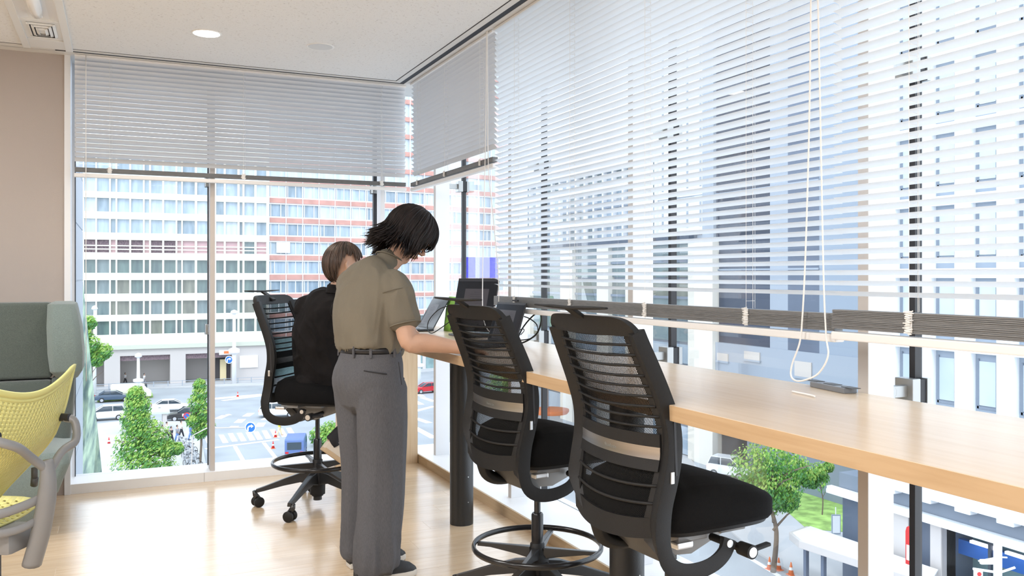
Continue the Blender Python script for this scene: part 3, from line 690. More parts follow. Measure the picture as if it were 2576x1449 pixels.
tree('street_tree', 'slim dark green street tree just left of the window post', 'tree', onZ(503, 1168, G), 7.2, 1.4, 2.2, 8, 2800, .17, trunk_r=.12,
     blobs=[(0, 0, 7.0, .55), (.1, 0, 6.2, .8), (-.2, 0, 5.4, .9), (.3, 0, 4.5, .95), (-.5, 0, 3.9, .7), (.5, 0, 3.3, .8), (.0, 0, 2.9, .7)])
tree('street_tree', 'green tree crown at the far left behind the booth chair and mirrored screen', 'tree', onZ(222, 1040, G), 10.5, 2.4, 5, 9, 2600, .25, trunk_r=.14,
     blobs=[(-.6, 0, 9.6, 1.1), (.2, 0, 8.4, 1.2), (1.6, .2, 7.4, 1.1), (.9, 0, 6.6, 1.0), (-.5, 0, 7.2, 1.2), (.1, 0, 11, .9)])
tree('shrub_bed', 'low light green shrubs on the traffic island behind the blue truck', 'shrub', onZ(845, 1118, G), 1.8, 2.6, .05, 12, 2600, .2,
     blobs=[(-1.6, 0, 1.0, 1.0), (-.4, .3, 1.3, 1.0), (.8, .2, 1.2, 1.1), (1.8, .4, 1.0, .9), (-1.0, -1.2, .7, .8)], trunk_r=.04)
tree('street_tree', 'green trees seen through the mesh back of the middle stool', 'tree', onZ(1262, 1040, G), 5.6, 2.6, 1.8, 15, 2600, .24)
tree('sapling', 'thin young tree on the lawn beside the information board', 'tree', onZ(2068, 1300, G), 4.0, .9, 1.6, 18, 700, .13, trunk_r=.05)
# ---------------------------------------------------------------- vehicles: local x = forward
mat('tyre', (.02, .02, .022), .7); mat('hub', (.6, .6, .62), .3, .6); mat('car_glass', (.04, .06, .08), .08, spec=.8)
mat('car_white', (.85, .86, .88), .25, coat=.5); mat('car_navy', (.06, .10, .16), .25, coat=.5); mat('car_cream', (.85, .82, .66), .35); mat('car_black', (.03, .03, .035), .25, coat=.5); mat('car_red', (.55, .02, .03), .25, coat=.5); mat('car_blue', (.12, .19, .42), .4)
mat('lamp_red', (.6, .02, .02), .3); mat('lamp_amber', (.85, .5, .1), .3)
def car(label, p, heading, col, kind='sedan', L=4.4):
    t = thing('car' if kind != 'truck' else 'truck', label, 'car' if kind != 'truck' else 'truck', tuple(p), heading)
    k = L/4.4
    if kind == 'sedan': body = [(-2.2, .35), (-2.2, .85), (-1.75, .98), (-1.2, 1.02), (.8, .96), (1.9, .82), (2.2, .6), (2.2, .3)]; roof = [(-1.75, .98), (-1.05, 1.42), (.25, 1.44), (1.05, .96)]
    elif kind == 'hatch': body = [(-2.2, .35), (-2.2, 1.0), (-1.9, 1.08), (.8, 1.05), (1.8, .92), (2.2, .65), (2.2, .3)]; roof = [(-2.1, 1.05), (-1.75, 1.66), (.35, 1.66), (1.35, 1.0)]
    elif kind == 'van': body = [(-2.2, .35), (-2.2, 1.9), (-2.1, 2.0), (1.1, 2.0), (1.4, 1.9), (1.95, 1.15), (2.2, .95), (2.2, .3)]; roof = None
    else: body = [(-2.2, .4), (-2.2, 1.95), (-2.1, 2.05), (.9, 2.05), (1.3, 1.9), (2.1, 1.6), (2.2, .9), (2.2, .4)]; roof = None
    W_ = .84
    mb = MB().prism([(x*k, z) for x, z in body], 'y', -W_, W_); b = mb.build('body', col, t, bevel=.07, smooth=35)
    if roof:
        MB().prism([(x*k, z) for x, z in roof], 'y', -.70, .70).build('cabin', 'car_glass', t, bevel=.05, smooth=35)
        r0, r1 = roof[1], roof[2]
        MB().box(r0[0]*k-.02, r1[0]*k+.02, -.69, .69, r0[1]-.06, r0[1]+.03).build('roof', col, t, bevel=.03)
        pl = MB()
        for s in (-1, 1):
            for q in (0, .5, 1):
                a = roof[0][0]*k*(1-q)+roof[3][0]*k*q if q != .5 else (r0[0]+r1[0])/2*k; bq = r0[0]*k*(1-q)+r1[0]*k*q
                pl.tube([(a, s*.72, roof[0][1]), (bq, s*.70, r0[1])], .035, 5)
        pl.build('pillars', col, t)
    else:
        MB().box(.5*k, 1.2*k, -.86, .86, 1.25, 1.75).box(1.42*k, 1.75*k, -.72, .72, 1.35, 1.8).build('windows', 'car_glass', t)
    for sx_ in (-1.35*k, 1.35*k):
        for s in (-1, 1):
            wv = MB().tube([(sx_, s*.66, .32), (sx_, s*.86, .32)], .32, 16).build('wheel', 'tyre', t, smooth=40)
            MB().tube([(sx_, s*.855, .32), (sx_, s*.885, .32)], .2, 10).build('hub_cap', 'hub', wv)
    MB().box(2.16*k, 2.23*k, -.75, -.45, .62, .76).box(2.16*k, 2.23*k, .45, .75, .62, .76).build('headlamps', 'hub', t)
    MB().box(-2.23*k, -2.16*k, -.78, -.5, .75, .92).box(-2.23*k, -2.16*k, .5, .78, .75, .92).build('tail_lamps', 'lamp_red', t)
    if kind == 'truck': MB().box(-2.24*k, -2.18*k, -.62, .62, 1.1, 1.75).build('rear_window', 'car_glass', t)
    MB().box(-2.23*k, -2.2*k, -.2, .2, .5, .64).build('number_plate', 'paint_yellow' if kind == 'truck' else 'paint_white', t)
    return t
hd = fa.rz
car('pale yellow panel van on the far side of the junction, left', onZ(330, 1003, G), hd, 'car_cream', 'van', 5.0)
car('dark navy car in front of the pale yellow van', onZ(286, 1010, G), hd, 'car_navy', 'sedan', 4.6)
car('white car half hidden behind the bright green tree', onZ(268, 1056, G), hd+math.pi, 'car_white', 'hatch', 4.2)
car('white car passing behind the bus shelter roof', onZ(432, 1034, G), hd, 'car_white', 'sedan', 4.6)
tx = car('black taxi with white door lettering behind the slim tree', onZ(470, 1056, G), hd+math.pi, 'car_black', 'sedan', 4.4)
MB().box(-.35, .55, .842, .85, .55, .85).build('door_panel', 'paint_white', tx)
car('white car with red tail lamps seen past the left stool seat', onZ(700, 1048, G), hd-.2, 'car_white', 'hatch', 4.4)
car('small blue truck parked at the traffic island behind the left stool', onZ(745, 1150, G), math.radians(75), 'car_blue', 'truck', 4.2)
car('red sports car seen between the oak end panel and the white post', onZ(1074, 988, G), hd+math.pi+.15, 'car_red', 'sedan', 4.4)
car('small white hatchback parked in the garage opening beside the tree', onZ(1838, 1200, G), math.radians(-62), 'car_white', 'hatch', 3.6)
# ---------------------------------------------------------------- street furniture
def person_far(label, px, py, shirt, legs, bag=None, walk=.15, hair='tyre', rz=0):
    t = thing('person', label, 'person', tuple(onZ(px, py, G)), rz)
    mb = MB(); mb.tube([(0, 0, .84), (0, 0, 1.12), (0, 0, 1.38), (0, 0, 1.46), (0, 0, 1.52), (0, 0, 1.6), (0, 0, 1.70), (0, 0, 1.74)], [.12, .12, .15, .05, .05, .095, .09, .03], 10)
    for s in (-1, 1):
        mb.tube([(0, s*.09, .86), (s*walk, s*.09, .45), (s*walk*1.7, s*.09, .04)], [.08, .06, .04], 7); mb.box(s*walk*1.7-.06, s*walk*1.7+.17, s*.09-.045, s*.09+.045, 0, .08)
        mb.tube([(0, s*.18, 1.36), (.05, s*.22, 1.1), (.15, s*.2, .9)], [.05, .04, .03], 6)
    mb.build('body', 'skin_far', t, smooth=True)
    MB().tube([(0, 0, .86), (0, 0, 1.1), (0, 0, 1.36), (0, 0, 1.42)], [.15, .15, .19, .08], 10).tube([(0, .17, 1.38), (.04, .23, 1.12)], .06, 6).tube([(0, -.17, 1.38), (.04, -.23, 1.12)], .06, 6).build('shirt', shirt, t, smooth=True)
    q = MB()
    for s in (-1, 1): q.tube([(0, s*.08, .92), (s*walk, s*.09, .45), (s*walk*1.6, s*.09, .1)], [.115, .09, .07], 8)
    q.build('trousers', legs, t, smooth=True)
    MB().tube([(-.02, 0, 1.58), (-.02, 0, 1.68), (0, 0, 1.76)], [.085, .105, .04], 10).build('hair', hair, t, smooth=True)
    return t
mat('skin_far', (.60, .38, .28), .6); mat('cloth_white', (.8, .8, .82), .8); mat('cloth_black', (.03, .03, .04), .8); mat('cloth_blue', (.15, .25, .5), .8); mat('cloth_beige', (.6, .5, .4), .8); mat('cloth_yellow', (.75, .8, .08), .7); mat('cloth_grey', (.3, .3, .33), .8)
person_far('distant person in a white shirt and beige trousers waiting on the pavement', 409, 1113, 'cloth_white', 'cloth_beige')
person_far('distant person in a white shirt and black trousers on the pavement', 420, 1104, 'cloth_white', 'cloth_black')
person_far('distant person in black dress by the bicycles', 431, 1117, 'cloth_black', 'cloth_black')
person_far('distant person in white carrying a dark bag above the bicycles', 456, 1101, 'cloth_white', 'cloth_black')
person_far('distant person in grey bending over the bicycles', 446, 1113, 'cloth_grey', 'cloth_blue')
person_far('distant person in blue standing beside the slim tree', 480, 1108, 'cloth_blue', 'cloth_blue')
person_far('traffic guard in a yellow vest on the crosswalk behind the left stool', 703, 1096, 'cloth_yellow', 'paint_yellow', hair='paint_white')
person_far('distant person in dark clothes walking in front of the shop entrance', 484, 951, 'cloth_black', 'cloth_black', walk=.22)
person_far('distant person in white walking on the far pavement, left', 315, 966, 'cloth_white', 'cloth_black')
person_far('distant person in white behind the pale yellow van', 363, 968, 'cloth_white', 'cloth_grey')
person_far('distant person pulling a suitcase in the far arcade', 377, 956, 'cloth_grey', 'cloth_black', walk=.22)
def cone(label, px, py):
    t = thing('traffic_cone', label, 'cone', tuple(onZ(px, py, G)))
    MB().lathe([(.16, .03), (.03, .7)], n=14).build('cone_body', 'red_paint' if px < 1000 else 'orange', t, smooth=True); MB().box(-.2, .2, -.2, .2, 0, .035).build('base', 'orange', t)
    MB().lathe([(.115, .28), (.085, .43)], n=14, caps=False).build('white_band', 'paint_white', t, smooth=True)
cone('red traffic cone beside the blue truck', 687, 1128); cone('small red cone by the crosswalk guard', 693, 1100); cone('left orange traffic cone under the right-hand tree', 1936, 1432); cone('right orange traffic cone under the right-hand tree', 1959, 1434)
cone('small red cone left of the bright green tree', 274, 1118); cone('tiny red cone on the far painted line', 598, 998); cone('orange cone at the corner of the shelter on the right', 1990, 1446)
def arrow_sign(label, px, py, D, R_, post_to=None, m='road_blue'):
    c = atD(px, py, D); t = thing('road_sign', label, 'sign', tuple(c), -YAW)
    MB().tube([(0, 0, 0), (0, .05, 0)], R_, 28).build('disc', 'paint_white', t, smooth=40)
    MB().tube([(0, -.02, 0), (0, 0, 0)], R_*.84, 28).build('face', m, t, smooth=40)
    q = MB(); pts = [(-.42, -.62), (-.45, -.2), (-.3, .12), (0, .25), (.2, .25)]
    ps = spline([(x*R_, -.03, z*R_) for x, z in pts], 5)
    for a, b in zip(ps, ps[1:]): q.obox((a+b)/2, b-a, (0, 1, 0), (b-a).cross(Vector((0, 1, 0))), (b-a).length*.62, .008, R_*.14)
    q.prism([(R_*.15, R_*.58), (R_*.62, R_*.22), (R_*.15, -R_*.12)], 'y', -.038, -.022)
    q.build('arrow', 'paint_white', t)
    return t, c
s1, c1 = arrow_sign('round blue sign with a white right-turn arrow over the crosswalk', 630, 1075, 62, .39)
MB().tube([(0, .06, -.02), (-2.0, .06, -.05), (-3.2, .06, -.08), (-4.2, .1, -.6), (-4.4, .1, -(c1.z-G)+.5), (-4.4, .1, G-c1.z)], .045, 6).build('pole', 'alu_beige', s1, smooth=True)
s2, c2 = arrow_sign('round blue sign with a white arrow on the far white lamp pole', 576, 905, 120, .55)
MB().tube([(.3, .1, 0), (.5, .1, 0)], .05, 6).build('bracket', 'post_white', s2)
s3 = thing('no_parking_sign', 'round blue sign with red rim and slash by the taxi', 'sign', tuple(atD(470, 1047, 84)), -YAW)
MB().tube([(0, 0, 0), (0, .04, 0)], .36, 24).build('rim', 'red_paint', s3, smooth=40); MB().tube([(0, -.02, 0), (0, 0, 0)], .26, 24).build('face', 'road_blue', s3, smooth=40)
MB().obox((0, -.03, 0), (1, 0, -1), (0, 1, 0), (1, 0, 1), .28, .01, .035).build('slash', 'red_paint', s3); MB().tube([(0, .06, 0), (0, .06, G-atD(470, 1047, 84).z)], .035, 6).build('pole', 'post_white', s3)
def pole(label, px, ytop, ybase, r, name='lamp_pole', head=None):
    b = onZ(px, ybase, G); d_ = b.x*FX+b.y*FY; top = atD(px, ytop, d_).z-G
    t = thing(name, label, 'pole', tuple(b), -YAW)
    MB().tube([(0, 0, 0), (0, 0, top*.5), (0, 0, top)], [r*1.3, r, r*.8], 10).build('shaft', 'post_white', t, smooth=True)
    MB().lathe([(r*1.2, top*.42), (r*3, top*.45), (r*3, top*.5), (r*1.1, top*.52)], n=10).build('collar', 'post_white', t); 
    MB().lathe([(r*.8, top), (r*2.2, top+.15), (r*1.6, top+.5), (r*.3, top+.65)], n=10).build('finial', 'post_white', t, smooth=True)
    return t
pole('tall white lamp pole in front of the cream building, right of the window post', 589, 790, 966, .28)
pole('white lamp pole in front of the far arcade behind the yellow van', 348, 900, 1008, .22)
pole('white lamp pole behind the red sports car', 1054, 860, 972, .26)
pole('white pole at the left edge beside the tree crown', 238, 780, 990, .2)
# bus shelter
sh = thing('shelter', 'small stone shelter with a pale green roof behind the bright green tree', 'shelter', tuple(onZ(378, 1086, G)), hd)
MB().box(-2.4, 1.9, -1.3, 1.6, 2.0, 2.25).build('roof', 'shop_counter', sh, bevel=.03)
for x in (-1.8, 1.4):
    for y_ in (-.9, 1.1): MB().box(x-.22, x+.22, y_-.2, y_+.2, 0, 2.0).build('pillar', 'stone_pale', sh)
MB().box(-1.5, 1.2, -.8, 1.0, .0, .3).build('stairwell', 'garage_dark', sh)
# guard rail along the far kerb
rl = thing('guard_rail', 'low grey guard rail along the far kerb below the cream building', 'railing', (fa.A.x, fa.A.y, G), fa.rz)
for k in range(26):
    s_ = fa.hit(200)[0]+k*2.0
    MB().box(s_-.06, s_+.06, -3.2, -3.08, 0, .95).build('rail_post', 'clad_grey', rl)
MB().box(fa.hit(200)[0], fa.hit(200)[0]+50, -3.18, -3.12, .85, .92).box(fa.hit(200)[0], fa.hit(200)[0]+50, -3.18, -3.12, .45, .5).build('rail', 'clad_grey', rl)
# bicycles
def bike(label, p, rz):
    t = thing('bicycle', label, 'bicycle', tuple(p), rz, 'bicycles parked by the slim tree')
    for x in (-.5, .5):
        w_ = MB().tube([(x+.32*math.cos(a*math.pi/8), 0, .33+.32*math.sin(a*math.pi/8)) for a in range(16)], .025, 5, close=True)
        for a in range(4): w_.tube([(x-.3*math.cos(a*.785), 0, .33-.3*math.sin(a*.785)), (x+.3*math.cos(a*.785), 0, .33+.3*math.sin(a*.785))], .006, 3)
        w_.build('wheel', 'tyre', t)
    MB().tube([(-.5, 0, .33), (-.15, 0, .8), (.38, 0, .85), (0, 0, .35), (-.5, 0, .33)], .022, 5).tube([(.5, 0, .33), (.36, 0, 1.0)], .022, 5).tube([(0, 0, .35), (-.15, 0, .8)], .022, 5).build('frame', 'clad_grey', t)
    MB().tube([(.3, -.28, 1.02), (.36, 0, 1.0), (.3, .28, 1.02)], .018, 5).build('handlebar', 'hub', t); MB().box(-.28, -.04, -.07, .07, .86, .92).build('saddle', 'tyre', t)
    MB().box(.42, .72, -.14, .14, .78, 1.0).build('basket', 'hub', t)
for k, (px, py) in enumerate(((462, 1140), (472, 1146), (483, 1140), (466, 1158), (478, 1164), (490, 1158), (470, 1178), (482, 1186), (496, 1178), (456, 1124), (474, 1129))):
    bike(('silver bicycle parked left in the back row', 'silver bicycle parked mid back row', 'silver bicycle parked right in the back row beside the trunk', 'parked bicycle at the left of the middle row', 'parked bicycle in the centre of the middle row', 'parked bicycle at the trunk in the middle row', 'parked bicycle at the left of the front row', 'parked bicycle in the centre of the front row', 'parked bicycle at the right of the front row', 'parked bicycle at the far end nearest the people, left', 'parked bicycle at the far end nearest the people, right')[k], onZ(px, py, G), 1.9+.12*(k % 3))
# shelter on the right, information board, signal post, red arch
rs = thing('shelter', 'long flat-roofed white shelter on posts at the bottom right', 'shelter')
qa = [onZ(1985, 1341, G+2.7), onZ(2030, 1325, G+2.7), onZ(2360, 1438, G+2.7), onZ(2340, 1470, G+2.7), onZ(2010, 1362, G+2.7)]
MB().prism([(p.x, p.y) for p in qa], 'z', G+2.35, G+2.75).build('roof', 'stone_pale', rs, bevel=.03)
MB().prism([(p.x*.97+qa[2].x*.03, p.y*.97+qa[2].y*.03) for p in qa], 'z', G+2.75, G+2.8).build('roof_top', 'bld_white', rs)
for px, py in ((2028, 1372), (2072, 1388), (2200, 1440)):
    p = onZ(px, py, G+2.4); MB().box(p.x-.1, p.x+.1, p.y-.1, p.y+.1, G, G+2.4).build('post', 'bld_mid', rs)
ib = thing('information_board', 'white information board in a blue frame on the lawn at the right', 'sign', tuple(onZ(2103, 1352, G)), -YAW)
MB().box(-.28, .28, -.05, .05, .2, 1.45).build('frame', 'bld_lightblue', ib); MB().box(-.23, .23, -.07, -.05, .3, 1.38).build('board', 'bld_white', ib); MB().tube([(.02, .1, 0), (.02, .1, 1.9)], .03, 6).build('post', 'post_white', ib)
sp = thing('signal_post', 'white signal post with side brackets in front of the shop', 'pole', tuple(atD(2510, 1620, 33)), -YAW)
zb0 = atD(2510, 1620, 33).z; zt0 = atD(2510, 1360, 33).z-zb0
MB().tube([(0, 0, G-zb0), (0, 0, zt0)], .15, 12).build('shaft', 'post_white', sp, smooth=40)
MB().tube([(-.8, -.1, zt0-.75), (0, -.1, zt0-.6), (.3, -.1, zt0-.62)], .03, 6).tube([(-1.0, -.1, zt0-1.05), (.0, -.1, zt0-1.2), (.6, -.1, zt0-1.0)], .05, 6).build('bracket', 'post_white', sp)
MB().box(-.78, -.22, -.25, -.1, zt0-.85, zt0-.66).build('lamp_head', 'bld_white', sp, bevel=.05); MB().box(-1.0, -.7, -.25, -.1, zt0-1.35, zt0-1.05).build('push_button_box', 'bld_white', sp, bevel=.03)
MB().tube([(-.85, -.27, zt0-1.2), (-.85, -.25, zt0-1.2)], .08, 12).build('red_disc', 'red_paint', sp)
ra = thing('arch_sign', 'narrow red arched street sign behind the near black window joint', 'sign', tuple(onX(2287, 1420, 33)))
MB().prism([(-.16, 0), (.16, 0), (.16, 1.5), (.1, 1.7), (0, 1.77), (-.1, 1.7), (-.16, 1.5)], 'x', -.05, .05).build('panel', 'red_paint', ra); MB().prism([(-.10, .2), (.10, .2), (.10, .9), (-.10, .9)], 'x', -.06, -.05).build('notice', 'paint_white', ra)
cp = thing('round_canopy', 'white canopy with a round orange bench beneath it beyond the counter, seen under the worktop', 'canopy', tuple(onX(1385, 1040, 42)))
MB().box(-3, 3, -7, 4, 3.6, 4.0).build('roof', 'bld_white', cp, bevel=.1); MB().lathe([(1.8, 0), (2.0, .25), (2.0, .45), (1.6, .5)], (0, 0, 0), 20).build('bench', 'orange', cp, smooth=40)
MB().lathe([(.25, .0), (.25, 3.6)], (0, 1, 0), 12).build('column', 'stone_pale', cp)
# ================================================================ mesh-back drafting stools
def back_x(z):      # seat-back profile (local x of the rail centre for a height z)
    P = [(.62, -.212), (.70, -.203), (.78, -.188), (.87, -.170), (.95, -.172), (1.03, -.198), (1.12, -.236), (1.20, -.272), (1.27, -.305)]
    if z <= P[0][0]: return P[0][1]
    for (z0, x0), (z1, x1) in zip(P, P[1:]):
        if z <= z1:
            t = (z-z0)/(z1-z0); t = t*t*(3-2*t)*.3+t*.7; return x0+(x1-x0)*t
    return P[-1][1]
def half_w(z):
    P = [(.62, .185), (.70, .208), (.82, .222), (.95, .222), (1.1, .212), (1.27, .196)]
    for (z0, x0), (z1, x1) in zip(P, P[1:]):
        if z <= z1: return x0+(x1-x0)*max(0, (z-z0)/(z1-z0))
    return P[-1][1]
def bow(y, z):      # the centre of the back lies further back than the rails
    h = half_w(z); return -.040*(1-min(1, abs(y)/h)**2)*(1 if z < 1.15 else max(.2, 1-(z-1.15)*5))
def S(y, z, off=0): return Vector((back_x(z)+bow(y, z)+off, y, z))
def make_stool(name, label, loc, rz, group):
    t = thing(name, label, 'chair', loc, rz, group)
    # five-star base
    hub = MB().lathe([(.045, .07), (.048, .215), (.036, .235), (.034, .06)], n=24, caps=False).build('hub', 'black_plastic', t, smooth=50)
    MB().lathe([(.001, .035), (.026, .035), (.026, .10)], n=20).build('column_foot', 'black_gloss', t, smooth=50)
    cm = None
    for k in range(5):
        a = k*2*math.pi/5+.99; ca, sa = math.cos(a), math.sin(a)
        R = []
        for q, (w_, zt, zb) in ((.03, (.026, .210, .13)), (.10, (.022, .200, .145)), (.20, (.018, .166, .125)), (.31, (.015, .124, .096)), (.362, (.014, .106, .084))):
            c = Vector((ca*q, sa*q, 0)); n_ = Vector((-sa, ca, 0))
            R.append([c-n_*w_+Vector((0, 0, zb)), c+n_*w_+Vector((0, 0, zb)), c+n_*w_*.75+Vector((0, 0, zt)), c-n_*w_*.75+Vector((0, 0, zt))])
        MB().rings(R).build('base_arm', 'black_metal', t, bevel=.003)
        if cm is None:
            cmb = MB()
            for s in (-1, 1):
                cmb.lathe([(.018, 0)], n=3) if False else None
                cmb.tube([(0, s*.006, .031), (0, s*.013, .031), (0, s*.027, .031), (0, s*.031, .031)], [.024, .031, .031, .026], 18)
            cm = cmb.mesh('caster', smooth=45)
            hm = MB().tube([(-.006, 0, .045), (.016, 0, .075), (.024, 0, .10)], [.016, .016, .010], 10).mesh('caster_stem', smooth=True)
        cz = link('caster', cm, 'black_plastic', t, (ca*.352, sa*.352, 0), a+.9*(k-2)+.6); link('caster_stem', hm, 'black_metal', cz)
    MB().lathe([(.0245, .20), (.0245, .395), (.021, .402), (.016, .402)], n=22, caps=False).build('column', 'black_gloss', t, smooth=50)
    MB().lathe([(.034, .205), (.034, .245), (.030, .255), (.030, .275), (.025, .280)], n=22, caps=False).build('column_collar', 'black_plastic', t, smooth=50)
    MB().lathe([(.0135, .40), (.0135, .565)], n=16).build('gas_piston', 'black_metal', t, smooth=50)
    MB().tube([(.264*math.cos(a*math.pi/24), .264*math.sin(a*math.pi/24), .265) for a in range(48)], .0125, 10, close=True, flat=.7, up=(0, 0, 1)).build('foot_ring', 'black_gloss', t, smooth=True)
    for k in range(4):
        a = k*math.pi/2+.75; ca, sa = math.cos(a), math.sin(a); n_ = Vector((-sa, ca, 0)); R = []
        for q, w_, zt, zb in ((.028, .016, .262, .215), (.09, .012, .262, .228), (.2, .010, .262, .245), (.258, .010, .262, .246)):
            c = Vector((ca*q, sa*q, 0)); R.append([c-n_*w_+Vector((0, 0, zb)), c+n_*w_+Vector((0, 0, zb)), c+n_*w_+Vector((0, 0, zt)), c-n_*w_+Vector((0, 0, zt))])
        MB().rings(R).build('ring_spoke', 'black_metal', t, bevel=.003)
    # mechanism
    MB().prism([(-.16, .60), (-.10, .535), (.02, .525), (.16, .575), (.20, .615), (.18, .63), (-.14, .63)], 'y', -.085, .085).build('mechanism', 'mech_grey', t, bevel=.012, smooth=40)
    MB().prism([(-.195, .655), (-.175, .60), (-.10, .52), (-.06, .515), (-.05, .535), (-.12, .60), (-.165, .66)], 'y', -.10, .10).build('rear_cowl', 'mech_dark', t, bevel=.006, smooth=40)
    MB().box(-.13, -.02, -.20, .20, .612, .632).box(.03, .13, -.2, .2, .618, .636).build('seat_slide', 'mech_grey', t, bevel=.004)
    sp_ = MB().box(-.155, -.095, -.225, -.19, .603, .622).build('lever_tab', 'silver', t, bevel=.005)
    for x, r, y0 in ((.085, .021, -.275), ):
        kb = MB().tube([(x, -.10, .575), (x, y0+.05, .575)], .012, 10).tube([(x, y0+.05, .575), (x, y0, .575)], [r*.95, r], 18).build('tension_knob', 'black_plastic', t, smooth=50)
        MB().tube([(x, y0-.002, .575), (x, y0, .575)], r*.72, 18).build('knob_cap', 'silver', kb, smooth=50)
        MB().obox((x+.045, y0+.02, .578), (1, 0, .12), (0, 1, 0), (-.12, 0, 1), .04, .010, .005).build('lever', 'black_plastic', kb, bevel=.003)
    # seat cushion
    def seatP(a, lvl):
        c_, s_ = math.cos(a), math.sin(a); e = .42
        x = .035+.235*math.copysign(abs(c_)**e, c_); y_ = .235*math.copysign(abs(s_)**e, s_)
        return x, y_
    R = []; N = 48
    for lvl, sc2, z in ((0, .86, .640), (1, .96, .645), (2, 1.0, .660), (3, 1.0, .703), (4, .985, .722), (5, .94, .744), (6, .80, .766), (7, .55, .780), (8, .28, .785), (9, .05, .786)):
        rr = []
        for j in range(N):
            x, y_ = seatP(2*math.pi*j/N, lvl); x = .035+(x-.035)*sc2; y_ *= sc2
            dz = -.050*(max(0, x+.02)/.26)**1.4*max(0, z-.703)/.083-.008*max(0, (x-.15)/.1)**2+(.012 if (lvl > 4 and x < -.1) else 0)
            rr.append((x, y_, z+dz))
        R.append(rr)
    st = MB().rings(R).build('seat_cushion', 'seat_fabric', t, smooth=True)
    MB().rings([[(.035+(seatP(2*math.pi*j/N, 0)[0]-.035)*s_, seatP(2*math.pi*j/N, 0)[1]*s_, z) for j in range(N)] for s_, z in ((.80, .628), (.93, .632), (.95, .645), (.8, .648))]).build('seat_pan', 'black_plastic', st, smooth=40)
    # side rails with the J shaped foot
    for s in (-1, 1):
        path = [(.032, .612), (.016, .578), (-.022, .553), (-.085, .540), (-.15, .546), (-.196, .575), (-.214, .625), (-.212, .67)]+[(back_x(z)-.004, z) for z in (.73, .80, .88, .96, 1.04, 1.12, 1.19, 1.226)]
        ysd = lambda z: s*(half_w(max(z, .72))+.004) if z > .72 else (-(.214+.012*min(1, (.72-z)/.1)) if s < 0 else (.075 if z < .62 else .075+.139*((z-.62)/.10)))
        pts = spline([(x, ysd(z), z) for x, z in path], 4); R = []
        for i, p in enumerate(pts):
            a = pts[max(i-1, 0)]; b = pts[min(i+1, len(pts)-1)]; tt = (b-a).normalized(); n_ = Vector((0, s, 0)); m_ = tt.cross(n_).normalized()
            hw = .014; hd = .026 if p.z < .64 else .028-.004*min(1, max(0, p.z-.7)/.5)
            inner = .030 if p.z > .68 else (.004+.026*max(0, (p.z-.58)/.10))
            R.append([p+n_*hw-m_*hd, p+n_*hw*1.0+m_*hd, p-n_*(hw*.6+inner)+m_*hd*.35, p-n_*(hw*.6+inner)-m_*hd*.35])
        sr = MB().rings(R).build('side_rail', 'black_plastic', t, bevel=.0035, smooth=40)
        MB().tube([(.028, s*(.222 if s < 0 else .07), .600), (.028, s*(.2425 if s < 0 else .09), .600)], .0115, 16).build('pivot_bolt', 'silver', sr, smooth=50)
        MB().obox((back_x(.90)-.003, s*(half_w(.90)+.0175), .905), (0, 1, 0), (back_x(1.0)-back_x(.82), 0, .18), (1, 0, 0), .0012, .085, .004).build('slot', 'joint_black', sr)
        MB().obox((back_x(.80)+.0, s*(half_w(.80)+.0185), .815), (0, 1, 0), (0, 0, 1), (1, 0, 0), .003, .017, .0065).build('slider', 'silver', sr, bevel=.002)
    # bezels: curved strips between the rails
    def band(nm, m, z0, z1, off, th, parent=t, shrink=.0, nz_=4, sag=0, rnd=0, ny=22):
        R = []
        for j in range(ny):
            rr = []
            for k in range(nz_+1):
                z = z0+(z1-z0)*k/nz_; h = half_w(z)-.006-shrink; q_ = 2*j/(ny-1)-1; q_ = math.copysign(abs(q_)**.7, q_) if rnd else q_; y_ = h*q_; z = z-(rnd*abs(q_)**9*(k/nz_)); rr.append(S(y_, z, off)+Vector((0, 0, -sag*(1-q_**2))))
            rr2 = [p+Vector((-th, 0, 0)) for p in rr[::-1]]
            R.append(rr+rr2)
        return MB().rings(R).build(nm, m, parent, smooth=35)
    band('top_rail', 'black_plastic', 1.212, 1.266, .004, .022, shrink=-.024, rnd=.034, ny=34); band('lower_rail', 'black_plastic', .640, .70, .004, .014, shrink=-.012, sag=.022)
    for s in (-1, 1):
        R = []
        for z in [.68+.0285*k for k in range(20)]:
            h = half_w(z)-.012; R.append([S(s*h, z, .006), S(s*(h-.030), z, .003), S(s*(h-.030), z, -.008), S(s*h, z, -.010)])
        MB().rings(R).build('inner_bezel', 'black_plastic', t, bevel=.002, smooth=40)
    band('lumbar_band', 'black_plastic', .893, .930, -.010, .005, shrink=.02, sag=.004); band('lumbar_band', 'black_plastic', .825, .858, -.010, .005, shrink=.02, sag=.004)
    pb = band('lumbar_plate', 'brushed_metal', .858, .893, -.0125, .0025, shrink=.02, sag=.004)
    fc = bpy.data.curves.new('brand_lettering', 'FONT'); fc.body = 'Steelcase'; fc.size = .016; fc.align_x = 'CENTER'; fc.extrude = .0002
    to = bpy.data.objects.new('brand_lettering', fc); dg = bpy.context.evaluated_depsgraph_get(); C.objects.link(to); dg.update()
    me = bpy.data.meshes.new_from_object(to.evaluated_get(dg)); bpy.data.objects.remove(to)
    lt = link('brand_lettering', me, 'clamp_metal', pb); p = S(0, .867, -.0155); lt.location = (p.x, 0, .865); lt.rotation_euler = (math.pi/2, 0, -math.pi/2)
    # cross flexors
    for k in range(10):
        z = .952+.0295*k; h = half_w(z)-.022; sg = .010-.0006*k
        MB().tube([S(-h+2*h*j/14, z, -.008)+Vector((0, 0, -sg*(1-(2*j/14-1)**2))) for j in range(15)], .0042, 6).build('flexor', 'black_plastic', t, smooth=True)
